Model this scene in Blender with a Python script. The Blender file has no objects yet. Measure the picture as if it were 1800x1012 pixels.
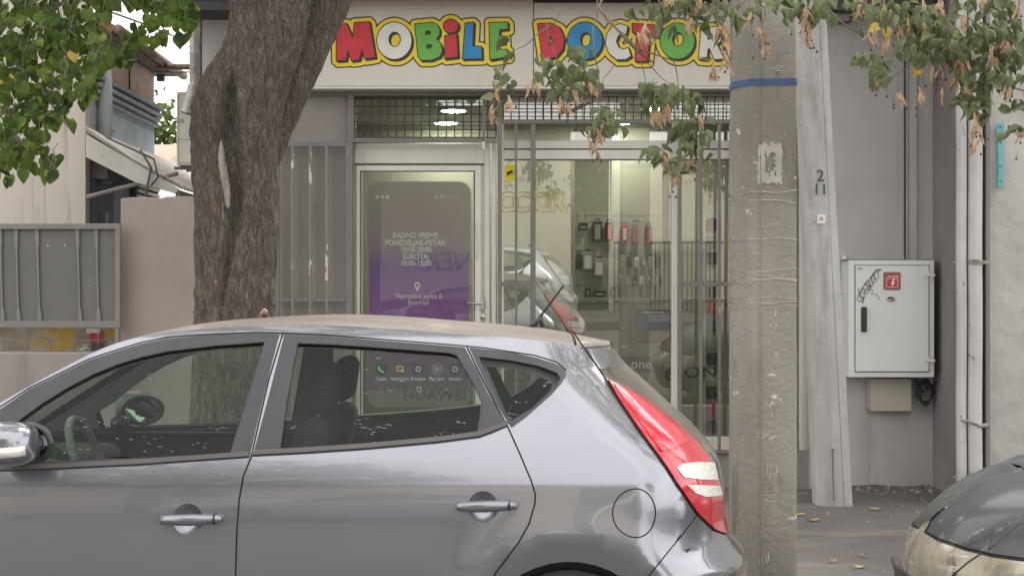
import bpy, bmesh, math, random
import numpy as np
from mathutils import Vector, Matrix, noise, geometry
random.seed(7)
R = math.radians
scene = bpy.context.scene
C = scene.collection
# ---------------------------------------------------------------- camera
CAMZ, HOR, FPX = 1.56, 525.0, 3000.0
def P(px, py, Y):
    """a direction in the view carried out to depth Y (metres)"""
    return Vector(((px - 900) / FPX * Y, Y, CAMZ - (py - HOR) / FPX * Y))
cd = bpy.data.cameras.new('camera'); cam = bpy.data.objects.new('camera', cd); C.objects.link(cam)
cam.location = (0, 0, CAMZ); cam.rotation_euler = (R(90), 0, 0)
cd.sensor_width = 36; cd.lens = FPX / 1800 * 36; cd.shift_y = (HOR - 506) / 1800
cd.clip_start = 0.05; cd.clip_end = 2000
scene.camera = cam
# ---------------------------------------------------------------- world, sun, exposure
SUN_EL, SUN_AZ = 52, 25          # the sun stands behind the shop, a little to the right
w = bpy.data.worlds.new('World'); scene.world = w; w.use_nodes = True
nt = w.node_tree; bg = nt.nodes['Background']
sky = nt.nodes.new('ShaderNodeTexSky'); sky.sky_type = 'NISHITA'; sky.sun_disc = False
sky.sun_elevation = R(SUN_EL); sky.sun_rotation = R(SUN_AZ)
sky.air_density = 1.0; sky.dust_density = 4.5; sky.ozone_density = 0.6
hs = nt.nodes.new('ShaderNodeHueSaturation'); hs.inputs['Saturation'].default_value = 0.38
nt.links.new(sky.outputs[0], hs.inputs['Color'])
# thin high cloud over most of the sky
wtc = nt.nodes.new('ShaderNodeTexCoord'); wmp = nt.nodes.new('ShaderNodeMapping'); wmp.inputs['Scale'].default_value = (1, 1, 2.5)
wn = nt.nodes.new('ShaderNodeTexNoise'); wn.inputs['Scale'].default_value = 2.2; wn.inputs['Detail'].default_value = 6
wr = nt.nodes.new('ShaderNodeMapRange'); wr.inputs[1].default_value = .3; wr.inputs[2].default_value = .65; wr.inputs[3].default_value = .55; wr.inputs[4].default_value = .95
wm = nt.nodes.new('ShaderNodeMix'); wm.data_type = 'RGBA'; wm.inputs[7].default_value = (9.9, 9.65, 9.4, 1)
nt.links.new(wtc.outputs['Generated'], wmp.inputs[0]); nt.links.new(wmp.outputs[0], wn.inputs['Vector']); nt.links.new(wn.outputs['Fac'], wr.inputs[0])
nt.links.new(wr.outputs[0], wm.inputs[0]); nt.links.new(hs.outputs[0], wm.inputs[6]); nt.links.new(wm.outputs[2], bg.inputs[0])
bg.inputs[1].default_value = 0.13
sl = bpy.data.lights.new('sun', 'SUN'); sun = bpy.data.objects.new('sun', sl); C.objects.link(sun)
sl.energy = 1.2; sl.angle = R(14); sl.color = (1.0, 0.95, 0.87)
sd = Vector((math.sin(R(SUN_AZ)) * math.cos(R(SUN_EL)), math.cos(R(SUN_AZ)) * math.cos(R(SUN_EL)), math.sin(R(SUN_EL))))
sun.rotation_euler = sd.to_track_quat('Z', 'Y').to_euler(); sun.location = (0, 0, 30)
vs = scene.view_settings; vs.view_transform = 'Standard'; vs.look = 'None'; vs.gamma = 1; vs.exposure = 1.12
vs.use_curve_mapping = False
scene.cycles.transparent_max_bounces = 24; scene.cycles.max_bounces = 10

# ---------------------------------------------------------------- materials
def mat(name, col, rough=0.7, col2=None, ns=3.0, stretch=(1, 1, 1), detail=5, lo=0.35, hi=0.65, metal=0.0,
        bump=0.0, bs=40.0, bstretch=None, bd=5, coat=0.0, coatr=0.05, trans=0.0, spec=0.5, speck=None, emit=None, rough2=None):
    m = bpy.data.materials.new(name); m.use_nodes = True
    t = m.node_tree; p = t.nodes['Principled BSDF']; L = t.links.new
    p.inputs['Roughness'].default_value = rough; p.inputs['Metallic'].default_value = metal
    p.inputs['Coat Weight'].default_value = coat; p.inputs['Coat Roughness'].default_value = coatr
    p.inputs['Specular IOR Level'].default_value = spec
    tc = t.nodes.new('ShaderNodeTexCoord')
    def nz(scale, st, det):
        mp = t.nodes.new('ShaderNodeMapping'); mp.inputs['Scale'].default_value = st
        L(tc.outputs['Object'], mp.inputs['Vector'])
        n = t.nodes.new('ShaderNodeTexNoise'); n.inputs['Scale'].default_value = scale; n.inputs['Detail'].default_value = det
        n.inputs['Roughness'].default_value = 0.62
        L(mp.outputs[0], n.inputs['Vector']); return n
    src = None
    if col2 is not None:
        n = nz(ns, stretch, detail)
        r = t.nodes.new('ShaderNodeValToRGB'); r.color_ramp.elements[0].position = lo; r.color_ramp.elements[1].position = hi
        r.color_ramp.elements[0].color = (*col, 1); r.color_ramp.elements[1].color = (*col2, 1)
        L(n.outputs['Fac'], r.inputs['Fac']); src = r.outputs['Color']
        if rough2 is not None:
            mr = t.nodes.new('ShaderNodeMapRange'); mr.inputs[1].default_value = lo; mr.inputs[2].default_value = hi
            mr.inputs[3].default_value = rough; mr.inputs[4].default_value = rough2
            L(n.outputs['Fac'], mr.inputs[0]); L(mr.outputs[0], p.inputs['Roughness'])
    for sp in (speck or []):      # (colour, scale, stretch, lo, hi): sparse marks
        n = nz(sp[1], sp[2], 4)
        mr = t.nodes.new('ShaderNodeMapRange'); mr.inputs[1].default_value = sp[3]; mr.inputs[2].default_value = sp[4]
        L(n.outputs['Fac'], mr.inputs[0])
        mx = t.nodes.new('ShaderNodeMix'); mx.data_type = 'RGBA'; mx.inputs[6].default_value = (*col, 1); mx.inputs[7].default_value = (*sp[0], 1)
        if src: L(src, mx.inputs[6])
        L(mr.outputs[0], mx.inputs[0]); src = mx.outputs[2]
    if src: L(src, p.inputs['Base Color'])
    else: p.inputs['Base Color'].default_value = (*col, 1)
    if bump:
        n = nz(bs, bstretch or (1, 1, 1), bd)
        b = t.nodes.new('ShaderNodeBump'); b.inputs['Strength'].default_value = 1.0; b.inputs['Distance'].default_value = bump
        L(n.outputs['Fac'], b.inputs['Height']); L(b.outputs[0], p.inputs['Normal'])
    if emit:
        p.inputs['Emission Color'].default_value = (*emit[0], 1); p.inputs['Emission Strength'].default_value = emit[1]
    if trans:
        tr = t.nodes.new('ShaderNodeBsdfTranslucent'); mx = t.nodes.new('ShaderNodeMixShader'); mx.inputs[0].default_value = trans
        if src: L(src, tr.inputs[0])
        else: tr.inputs[0].default_value = (*col, 1)
        out = t.nodes['Material Output']
        L(p.outputs[0], mx.inputs[1]); L(tr.outputs[0], mx.inputs[2]); L(mx.outputs[0], out.inputs[0])
    return m
def glass(name, tint, refl, dirt=None, rough=0.0, k=1.6):
    """thin pane: clear, tinted, mirroring more at grazing angles; dirt = (colour, amount, scale)"""
    m = bpy.data.materials.new(name); m.use_nodes = True; t = m.node_tree; L = t.links.new
    t.nodes.remove(t.nodes['Principled BSDF']); out = t.nodes['Material Output']
    tr = t.nodes.new('ShaderNodeBsdfTransparent'); tr.inputs[0].default_value = (*tint, 1)
    gl = t.nodes.new('ShaderNodeBsdfGlossy'); gl.inputs['Roughness'].default_value = rough
    fr = t.nodes.new('ShaderNodeFresnel'); fr.inputs[0].default_value = 1.5
    ma = t.nodes.new('ShaderNodeMath'); ma.operation = 'MULTIPLY_ADD'; ma.use_clamp = True
    ma.inputs[1].default_value = k; ma.inputs[2].default_value = refl
    L(fr.outputs[0], ma.inputs[0])
    mx = t.nodes.new('ShaderNodeMixShader'); L(ma.outputs[0], mx.inputs[0]); L(tr.outputs[0], mx.inputs[1]); L(gl.outputs[0], mx.inputs[2])
    last = mx.outputs[0]
    if dirt:
        df = t.nodes.new('ShaderNodeBsdfDiffuse'); df.inputs[0].default_value = (*dirt[0], 1)
        tc = t.nodes.new('ShaderNodeTexCoord'); n = t.nodes.new('ShaderNodeTexNoise'); n.inputs['Scale'].default_value = dirt[2]; n.inputs['Detail'].default_value = 8
        mp = t.nodes.new('ShaderNodeMapping'); mp.inputs['Scale'].default_value = dirt[3] if len(dirt) > 3 else (1, 1, 1)
        L(tc.outputs['Object'], mp.inputs[0]); L(mp.outputs[0], n.inputs['Vector'])
        mr = t.nodes.new('ShaderNodeMapRange'); mr.inputs[1].default_value = 0.4; mr.inputs[2].default_value = 0.75; mr.inputs[3].default_value = dirt[1] * 0.35; mr.inputs[4].default_value = dirt[1]
        L(n.outputs['Fac'], mr.inputs[0])
        m2 = t.nodes.new('ShaderNodeMixShader'); L(mr.outputs[0], m2.inputs[0]); L(last, m2.inputs[1]); L(df.outputs[0], m2.inputs[2]); last = m2.outputs[0]
    L(last, out.inputs[0]); return m

# ---------------------------------------------------------------- objects
def tag(o, label=None, cat=None, group=None, kind=None):
    if label: o['label'] = label
    if cat: o['category'] = cat
    if group: o['group'] = group
    if kind: o['kind'] = kind
    return o
def thing(name, loc, label, cat, group=None):
    o = bpy.data.objects.new(name, None); C.objects.link(o); o.location = loc; o.empty_display_size = 0.1
    return tag(o, label, cat, group)
def put(name, me, parent=None):
    o = bpy.data.objects.new(name, me); C.objects.link(o)
    if parent is not None:
        o.parent = parent
        # parts are modelled in place: only the thing's own Empty carries an offset
        if parent.type == 'EMPTY': o.matrix_parent_inverse = Matrix.Translation(-Vector(parent.location))
    return o
class MB:
    def __init__(s): s.v = []; s.f = []; s.mi = []; s.cur = 0
    def add(s, vs, fs):
        k = len(s.v); s.v += [tuple(v) for v in vs]
        for f in fs: s.f.append(tuple(k + i for i in f)); s.mi.append(s.cur)
        return s
    def box(s, x0, x1, y0, y1, z0, z1):
        if x0 > x1: x0, x1 = x1, x0
        if y0 > y1: y0, y1 = y1, y0
        if z0 > z1: z0, z1 = z1, z0
        v = [(x, y, z) for x in (x0, x1) for y in (y0, y1) for z in (z0, z1)]
        return s.add(v, [(0, 1, 3, 2), (4, 6, 7, 5), (0, 4, 5, 1), (2, 3, 7, 6), (0, 2, 6, 4), (1, 5, 7, 3)])
    def pbox(s, px0, px1, py0, py1, Y, d0=0.0, d1=0.05):
        """box whose front face spans the px rectangle at depth Y"""
        a = P(px0, py0, Y); b = P(px1, py1, Y)
        return s.box(a.x, b.x, Y + d0, Y + d1, a.z, b.z)
    def prism(s, poly, y0, y1):
        """polygon of (x,z) extruded along y"""
        n = len(poly)
        a = sum(poly[i][0] * poly[(i + 1) % n][1] - poly[(i + 1) % n][0] * poly[i][1] for i in range(n))
        if a < 0: poly = poly[::-1]
        v = [(x, y0, z) for x, z in poly] + [(x, y1, z) for x, z in poly]
        return s.add(v, [tuple(range(n)), tuple(range(2 * n - 1, n - 1, -1))] + [(i, i + n, (i + 1) % n + n, (i + 1) % n) for i in range(n)])
    def tube(s, pts, r, n=8, caps=True, squash=None):
        pts = [Vector(p) for p in pts]; m = len(pts)
        rr = r if isinstance(r, (list, tuple)) else [r] * m
        k = len(s.v); up = None
        for i, p in enumerate(pts):
            d = (pts[min(i + 1, m - 1)] - pts[max(i - 1, 0)])
            d = d.normalized() if d.length > 1e-9 else Vector((0, 0, 1))
            if up is None: up = d.orthogonal().normalized()
            up = (up - d * up.dot(d)); up = up.normalized() if up.length > 1e-6 else d.orthogonal().normalized()
            sd_ = d.cross(up)
            for j in range(n):
                a = 2 * math.pi * j / n
                s.v.append(tuple(p + (up * math.cos(a) + sd_ * math.sin(a)) * rr[i]))
        for i in range(m - 1):
            for j in range(n):
                s.f.append((k + i * n + j, k + i * n + (j + 1) % n, k + (i + 1) * n + (j + 1) % n, k + (i + 1) * n + j)); s.mi.append(s.cur)
        if caps:
            s.f.append(tuple(k + j for j in range(n - 1, -1, -1))); s.f.append(tuple(k + (m - 1) * n + j for j in range(n))); s.mi += [s.cur] * 2
        return s
    def lathe(s, prof, c, axis='Z', n=24):
        """prof: (r, h) pairs turned about an axis through c"""
        k = len(s.v); c = Vector(c); m = len(prof)
        for r, h in prof:
            for j in range(n):
                a = 2 * math.pi * j / n; x, y = r * math.cos(a), r * math.sin(a)
                d = {'Z': (x, y, h), 'Y': (x, h, y), 'X': (h, x, y)}[axis]
                s.v.append(tuple(c + Vector(d)))
        for i in range(m - 1):
            for j in range(n):
                s.f.append((k + i * n + j, k + i * n + (j + 1) % n, k + (i + 1) * n + (j + 1) % n, k + (i + 1) * n + j)); s.mi.append(s.cur)
        s.f.append(tuple(k + j for j in range(n - 1, -1, -1))); s.f.append(tuple(k + (m - 1) * n + j for j in range(n))); s.mi += [s.cur] * 2
        return s
    def build(s, name, m, parent=None, smooth=False, bevel=0, seg=2, subsurf=0, fix=True):
        me = bpy.data.meshes.new(name); me.from_pydata(s.v, [], s.f)
        ms = m if isinstance(m, (list, tuple)) else [m]
        for q in ms: me.materials.append(q)
        if len(ms) > 1: me.polygons.foreach_set('material_index', s.mi)
        if fix:
            b = bmesh.new(); b.from_mesh(me); bmesh.ops.recalc_face_normals(b, faces=b.faces); b.to_mesh(me); b.free()
        me.update()
        if smooth:
            me.polygons.foreach_set('use_smooth', [True] * len(me.polygons))
            if smooth is not True: me.set_sharp_from_angle(angle=R(smooth))
        o = put(name, me, parent)
        if bevel:
            q = o.modifiers.new('bevel', 'BEVEL'); q.width = bevel; q.segments = seg; q.limit_method = 'ANGLE'; q.angle_limit = R(40)
            q.harden_normals = False
        if subsurf:
            q = o.modifiers.new('sub', 'SUBSURF'); q.levels = subsurf; q.render_levels = subsurf
        return o
def textmesh(txt, size, align='CENTER', space=1.0, bold=0.0, line=1.0):
    cu = bpy.data.curves.new('t', 'FONT'); cu.body = txt; cu.size = size; cu.align_x = align; cu.align_y = 'CENTER'; cu.space_character = space
    cu.space_line = line; cu.offset = bold; cu.resolution_u = 3
    ob = bpy.data.objects.new('t', cu); C.objects.link(ob)
    dg = bpy.context.evaluated_depsgraph_get(); dg.update()
    me = bpy.data.meshes.new_from_object(ob.evaluated_get(dg))
    v = [tuple(q.co) for q in me.vertices]; f = [tuple(q.vertices) for q in me.polygons]
    bpy.data.objects.remove(ob); bpy.data.curves.remove(cu); bpy.data.meshes.remove(me)
    return v, f
def text(name, txt, pos, size, m, parent, align='CENTER', sx=1.0, mirror=False, bold=0.0, tilt=0.0, shear=0.0, thick=0.0012, line=1.0, label=None, face=-1):
    """letters standing in an upright plane facing the street (face=-1) or away from it"""
    v, f = textmesh(txt, size, align, bold=bold, line=line)
    ca, sa = math.cos(tilt), math.sin(tilt); vv = []
    for x, y, z in v:
        x = (x + shear * y) * sx * (-1 if mirror else 1) * (1 if face == -1 else -1)
        x, y = x * ca - y * sa, x * sa + y * ca
        vv.append((pos[0] + x, pos[1] - 0.0, pos[2] + y))
    b = MB(); n = len(vv)
    b.add(vv, f)
    o = b.build(name, m, parent, fix=False)
    q = o.modifiers.new('solid', 'SOLIDIFY'); q.thickness = thick; q.offset = 0
    if label: o['label'] = label
    return o
def curve(pts):
    xs = [p[0] for p in pts]; ys = [p[1] for p in pts]; n = len(xs)
    d = [(ys[i + 1] - ys[i]) / (xs[i + 1] - xs[i]) for i in range(n - 1)]
    mm = [d[0]] + [(d[i - 1] + d[i]) / 2 if d[i - 1] * d[i] > 0 else 0.0 for i in range(1, n - 1)] + [d[-1]]
    import bisect
    def f(x):
        if x <= xs[0]: return ys[0]
        if x >= xs[-1]: return ys[-1]
        i = bisect.bisect_right(xs, x) - 1; h = xs[i + 1] - xs[i]; t = (x - xs[i]) / h
        return ((1 + 2 * t) * (1 - t) ** 2 * ys[i] + t * (1 - t) ** 2 * h * mm[i] + t * t * (3 - 2 * t) * ys[i + 1] + t * t * (t - 1) * h * mm[i + 1])
    return f
def ellipse(cx, cy, rx, ry, n=40): return [(cx + rx * math.cos(2 * math.pi * i / n), cy + ry * math.sin(2 * math.pi * i / n)) for i in range(n)]
# filled flat shapes from signed distance (rounded, outlined lettering)
def poly_sdf(polys, X, Yv):
    d = np.full(X.shape, 1e9); ins = np.zeros(X.shape, bool)
    for pl in polys:
        n = len(pl)
        for i in range(n):
            x0, y0 = pl[i]; x1, y1 = pl[(i + 1) % n]
            ex, ey = x1 - x0, y1 - y0; L2 = ex * ex + ey * ey + 1e-12
            t = np.clip(((X - x0) * ex + (Yv - y0) * ey) / L2, 0, 1)
            d = np.minimum(d, np.hypot(X - x0 - t * ex, Yv - y0 - t * ey))
            if y0 != y1:
                c = ((Yv >= y0) != (Yv >= y1)); xi = x0 + (Yv - y0) * ex / (y1 - y0)
                ins ^= c & (X < xi)
    return np.where(ins, -d, d)
def fill_mesh(S, xs, ys, to3):
    b = MB(); ny, nx = S.shape; S = np.where(S == 0, 1e-6, S)
    def xy(i, j): return to3(xs[j], ys[i])
    def cut(i0, j0, i1, j1):
        a, c = S[i0, j0], S[i1, j1]; t = a / (a - c)
        return to3(xs[j0] + (xs[j1] - xs[j0]) * t, ys[i0] + (ys[i1] - ys[i0]) * t)
    for i in range(ny - 1):
        run = None
        for j in range(nx):
            full = j < nx - 1 and S[i, j] < 0 and S[i, j + 1] < 0 and S[i + 1, j] < 0 and S[i + 1, j + 1] < 0
            if full:
                if run is None: run = j
                continue
            if run is not None:
                b.add([xy(i, run), xy(i, j), xy(i + 1, j), xy(i + 1, run)], [(0, 3, 2, 1)]); run = None
            if j == nx - 1: break
            cs = [(i, j), (i, j + 1), (i + 1, j + 1), (i + 1, j)]
            if not any(S[c] < 0 for c in cs): continue
            pl = []
            for k in range(4):
                a, c = cs[k], cs[(k + 1) % 4]
                if S[a] < 0: pl.append(xy(*a))
                if (S[a] < 0) != (S[c] < 0): pl.append(cut(*a, *c))
            if len(pl) >= 3: b.add(pl, [tuple(range(len(pl) - 1, -1, -1))])
    return b
# ---------------------------------------------------------------- palette
M = {}
M['stucco'] = mat('stucco', (0.275, 0.25, 0.235), 0.92, (0.32, 0.29, 0.27), 1.3, bump=0.004, bs=70, detail=8, speck=[((0.2, 0.175, 0.165), 9, (1, 1, .35), .62, .75), ((.22, .19, .18), 2.2, (1.6, 1, .15), .54, .74)])
M['stucco_lilac'] = mat('stucco_lilac', (0.45, 0.435, 0.425), 0.92, (0.52, 0.505, 0.49), 1.1, bump=0.004, bs=60, detail=8,
    speck=[((0.24, 0.22, 0.21), 3.2, (1, 1, .5), .64, .78), ((.33, .315, .30), 2.4, (1.6, 1, .13), .54, .72), ((0.5, 0.49, 0.48), 40, (1, 1, 1), .68, .74)])
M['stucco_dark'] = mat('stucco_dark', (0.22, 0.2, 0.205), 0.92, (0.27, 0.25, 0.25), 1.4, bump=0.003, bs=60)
M['wall_post'] = mat('wall_post', (0.30, 0.26, 0.235), 0.95, (0.35, 0.305, 0.28), 2.2, bump=0.004, bs=90, detail=9)
M['rough_plaster'] = mat('rough_plaster', (0.43, 0.42, 0.40), 0.9, (0.55, 0.54, 0.515), 3.5, bump=0.016, bs=7, bd=9, detail=9, speck=[((0.42, 0.40, 0.37), 5, (1, 1, .6), .6, .75)])
M['steel'] = mat('steel', (0.165, 0.155, 0.15), 0.5, (0.21, 0.195, 0.185), 6, bump=0.0008, bs=80, speck=[((0.36, 0.33, 0.28), 12, (1, 1, .25), .68, .72)])
M['bar_peel'] = mat('bar_peel', (0.22, 0.195, 0.185), 0.6, speck=[((0.58, 0.54, 0.46), 2.6, (3, 3, 1.6), .55, .565)], bump=0.001, bs=60)
M['wire'] = mat('wire', (0.055, 0.052, 0.05), 0.55)
M['upvc'] = mat('upvc', (0.70, 0.68, 0.62), 0.38, (0.78, 0.75, 0.69), 2.5, speck=[((0.42, 0.39, 0.33), 4, (1, 1, .3), .66, .8)])
M['upvc_edge'] = mat('upvc_edge', (0.11, 0.105, 0.1), 0.7)
M['sign_panel'] = mat('sign_panel', (0.62, 0.595, 0.52), 0.55, (0.69, 0.665, 0.59), 1.2, stretch=(1, 1, .4), bump=0.0006, bs=20, speck=[((0.45, 0.42, 0.36), 5, (1, 1, .25), .68, .8)])
for k, c in dict(sg_yellow=(.78, .60, .03), sg_black=(.03, .025, .025), sg_red=(.56, .035, .05), sg_white=(.72, .70, .66), sg_green=(.14, .42, .07), sg_blue=(.02, .24, .52)).items():
    M[k] = mat(k, c, 0.45, tuple(min(1, q * 1.12 + .01) for q in c), 8, bump=0.0005, bs=30)
M['shop_glass'] = glass('shop_glass', (.90, .94, .87), 0.22, dirt=((.45, .43, .36), .05, 3), k=1.4)
M['door_glass'] = glass('door_glass', (.92, .92, .90), 0.02, dirt=((.4, .38, .34), .05, 3), k=1.5)
M['car_glass'] = glass('car_glass', (.66, .75, .67), 0.0, dirt=((.36, .37, .33), .006, 2.4), k=.55)
M['car_glass_far'] = glass('car_glass_far', (.76, .84, .77), 0.0, k=.5)
M['rear_glass'] = glass('rear_glass', (.10, .10, .10), 0.05, dirt=((.36, .32, .26), .55, 6, (1, 1, .4)), rough=.06)
M['paint'] = mat('paint', (.26, .264, .30), .21, (.275, .28, .318), 1.5, metal=.74, coat=1.0, coatr=.02)
M['roof_dust'] = mat('roof_dust', (.165, .142, .115), .55, (.235, .202, .165), 7, stretch=(.35, 1, 1), coat=.22, coatr=.16, detail=9, bump=.0002, bs=90,
    speck=[((.11, .085, .05), 30, (1, 1, 1), .70, .75), ((.5, .47, .42), 14, (.2, 1, 1), .66, .72)])
M['satin_black'] = mat('satin_black', (.034, .035, .043), .42, (.045, .045, .054), 6, coat=.08, coatr=.3)
M['rubber'] = mat('rubber', (.03, .03, .032), .72, (.045, .043, .042), 12)
M['belt'] = mat('belt', (.085, .078, .076), .55, (.11, .10, .095), 5)
M['gap'] = mat('gap', (.008, .008, .009), .9)
M['chrome'] = mat('chrome', (.55, .56, .58), .22, metal=1.0)
M['handle'] = mat('handle', (.21, .22, .245), .28, (.24, .25, .27), 5, metal=.7, coat=1, coatr=.05)
M['lens_red'] = mat('lens_red', (.62, .012, .035), .12, (.50, .006, .02), 16, stretch=(1, 1, .5), coat=1, coatr=.02, bump=.0006, bs=38, bstretch=(3, 1, .8))
M['lens_pink'] = mat('lens_pink', (.78, .07, .11), .10, (.60, .015, .035), 9, stretch=(1.5, 1, .5), coat=1, coatr=.02, bump=.0004, bs=30, bstretch=(3, 1, .8))
M['lens_white'] = mat('lens_white', (.66, .62, .56), .10, (.86, .84, .80), 22, stretch=(1, 1, 3), coat=1, coatr=.02, bump=.003, bs=60, bstretch=(.2, .2, 3))
M['cabin_dark'] = mat('cabin_dark', (.022, .024, .024), .85, (.032, .034, .033), 10, bump=.0006, bs=200)
M['cabin_mid'] = mat('cabin_mid', (.16, .165, .16), .85, (.19, .195, .185), 5)
M['seat_fabric'] = mat('seat_fabric', (.035, .037, .038), .95, (.055, .058, .06), 60, bump=.001, bs=300)
M['mirror'] = mat('mirror', (.9, .92, .9), .02, metal=1.0)
M['tyre'] = mat('tyre', (.02, .02, .02), .85, (.03, .029, .028), 20, bump=.001, bs=120)
M['rim'] = mat('rim', (.42, .42, .43), .32, metal=.9)
M['concrete'] = mat('concrete', (.245, .226, .200), .92, (.335, .312, .278), 2.6, stretch=(1, 1, .35), detail=12, bump=.012, bs=34, bd=12,
    speck=[((.17, .145, .12), 6, (1, 1, .22), .56, .70), ((.62, .59, .53), 11, (.6, 1, 1.6), .67, .71), ((.13, .11, .1), 60, (1, 1, 1), .72, .76)])
M['pole_paint'] = mat('pole_paint', (.40, .392, .385), .8, (.50, .49, .48), 4, stretch=(1, 1, .3), detail=9, bump=.009, bs=24, bd=8,
    speck=[((.34, .32, .30), 6, (1, 1, .2), .56, .70), ((.26, .24, .22), 30, (1, 1, .5), .68, .73)])
M['cabinet'] = mat('cabinet', (.74, .755, .73), .42, (.79, .80, .775), 1.4, coat=.2, coatr=.3, speck=[((.45, .45, .42), 7, (1, 1, .3), .68, .8)])
M['asphalt'] = mat('asphalt', (.125, .113, .108), .95, (.165, .15, .142), 1.6, detail=10, bump=.008, bs=130, bd=6,
    speck=[((.30, .27, .24), 60, (1, 1, 1), .66, .72), ((.22, .19, .165), 1.3, (.5, 1.4, 1), .52, .66), ((.07, .065, .06), 25, (1, 1, 1), .68, .74)])
M['road'] = mat('road', (.14, .137, .132), .9, (.19, .185, .178), 2, detail=10, bump=.006, bs=150)
M['kerb'] = mat('kerb', (.30, .28, .26), .9, (.38, .36, .33), 4, bump=.004, bs=40)
def barkmat():
    m = bpy.data.materials.new('bark'); m.use_nodes = True; t = m.node_tree; L = t.links.new; p = t.nodes['Principled BSDF']; p.inputs['Roughness'].default_value = .95
    tc = t.nodes.new('ShaderNodeTexCoord'); n0 = t.nodes.new('ShaderNodeTexNoise'); n0.inputs['Scale'].default_value = 7; n0.inputs['Detail'].default_value = 4; L(tc.outputs['Object'], n0.inputs['Vector'])
    sc = t.nodes.new('ShaderNodeVectorMath'); sc.operation = 'MULTIPLY_ADD'; sc.inputs[1].default_value = (.16, .16, .3); L(n0.outputs['Color'], sc.inputs[0]); L(tc.outputs['Object'], sc.inputs[2])
    def vor(scale, st):
        mp = t.nodes.new('ShaderNodeMapping'); mp.inputs['Scale'].default_value = st; L(sc.outputs[0], mp.inputs[0])
        v = t.nodes.new('ShaderNodeTexVoronoi'); v.feature = 'DISTANCE_TO_EDGE'; v.inputs['Scale'].default_value = scale; L(mp.outputs[0], v.inputs['Vector']); return v
    v1 = vor(26, (1.6, 1.6, .20)); v2 = vor(70, (1.4, 1.4, .26))
    r1 = t.nodes.new('ShaderNodeMapRange'); r1.inputs[2].default_value = .22; L(v1.outputs['Distance'], r1.inputs[0])
    r2 = t.nodes.new('ShaderNodeMapRange'); r2.inputs[2].default_value = .20; L(v2.outputs['Distance'], r2.inputs[0])
    mp = t.nodes.new('ShaderNodeMapping'); mp.inputs['Scale'].default_value = (2, 2, .6); L(tc.outputs['Object'], mp.inputs[0])
    n1 = t.nodes.new('ShaderNodeTexNoise'); n1.inputs['Scale'].default_value = 22; n1.inputs['Detail'].default_value = 12; n1.inputs['Roughness'].default_value = .7; L(mp.outputs[0], n1.inputs['Vector'])
    a = t.nodes.new('ShaderNodeMath'); a.operation = 'MULTIPLY_ADD'; a.inputs[1].default_value = .24; L(r1.outputs[0], a.inputs[0])
    b = t.nodes.new('ShaderNodeMath'); b.operation = 'MULTIPLY_ADD'; b.inputs[1].default_value = .14; L(r2.outputs[0], b.inputs[0]); L(a.outputs[0], b.inputs[2])
    c = t.nodes.new('ShaderNodeMath'); c.operation = 'MULTIPLY'; c.inputs[1].default_value = 1.05; L(n1.outputs['Fac'], c.inputs[0]); L(c.outputs[0], a.inputs[2])
    r = t.nodes.new('ShaderNodeValToRGB'); e = r.color_ramp.elements; e[0].position = .30; e[0].color = (.048, .037, .030, 1); e[1].position = 1.0; e[1].color = (.25, .215, .185, 1)
    e.new(.62).color = (.115, .092, .078, 1); e.new(.82).color = (.165, .137, .118, 1); L(b.outputs[0], r.inputs[0]); L(r.outputs[0], p.inputs['Base Color'])
    bm = t.nodes.new('ShaderNodeBump'); bm.inputs['Distance'].default_value = .022; L(b.outputs[0], bm.inputs['Height']); L(bm.outputs[0], p.inputs['Normal'])
    return m
M['bark'] = barkmat()
M['twig'] = mat('twig', (.16, .13, .10), .9, (.24, .2, .16), 20)
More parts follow.
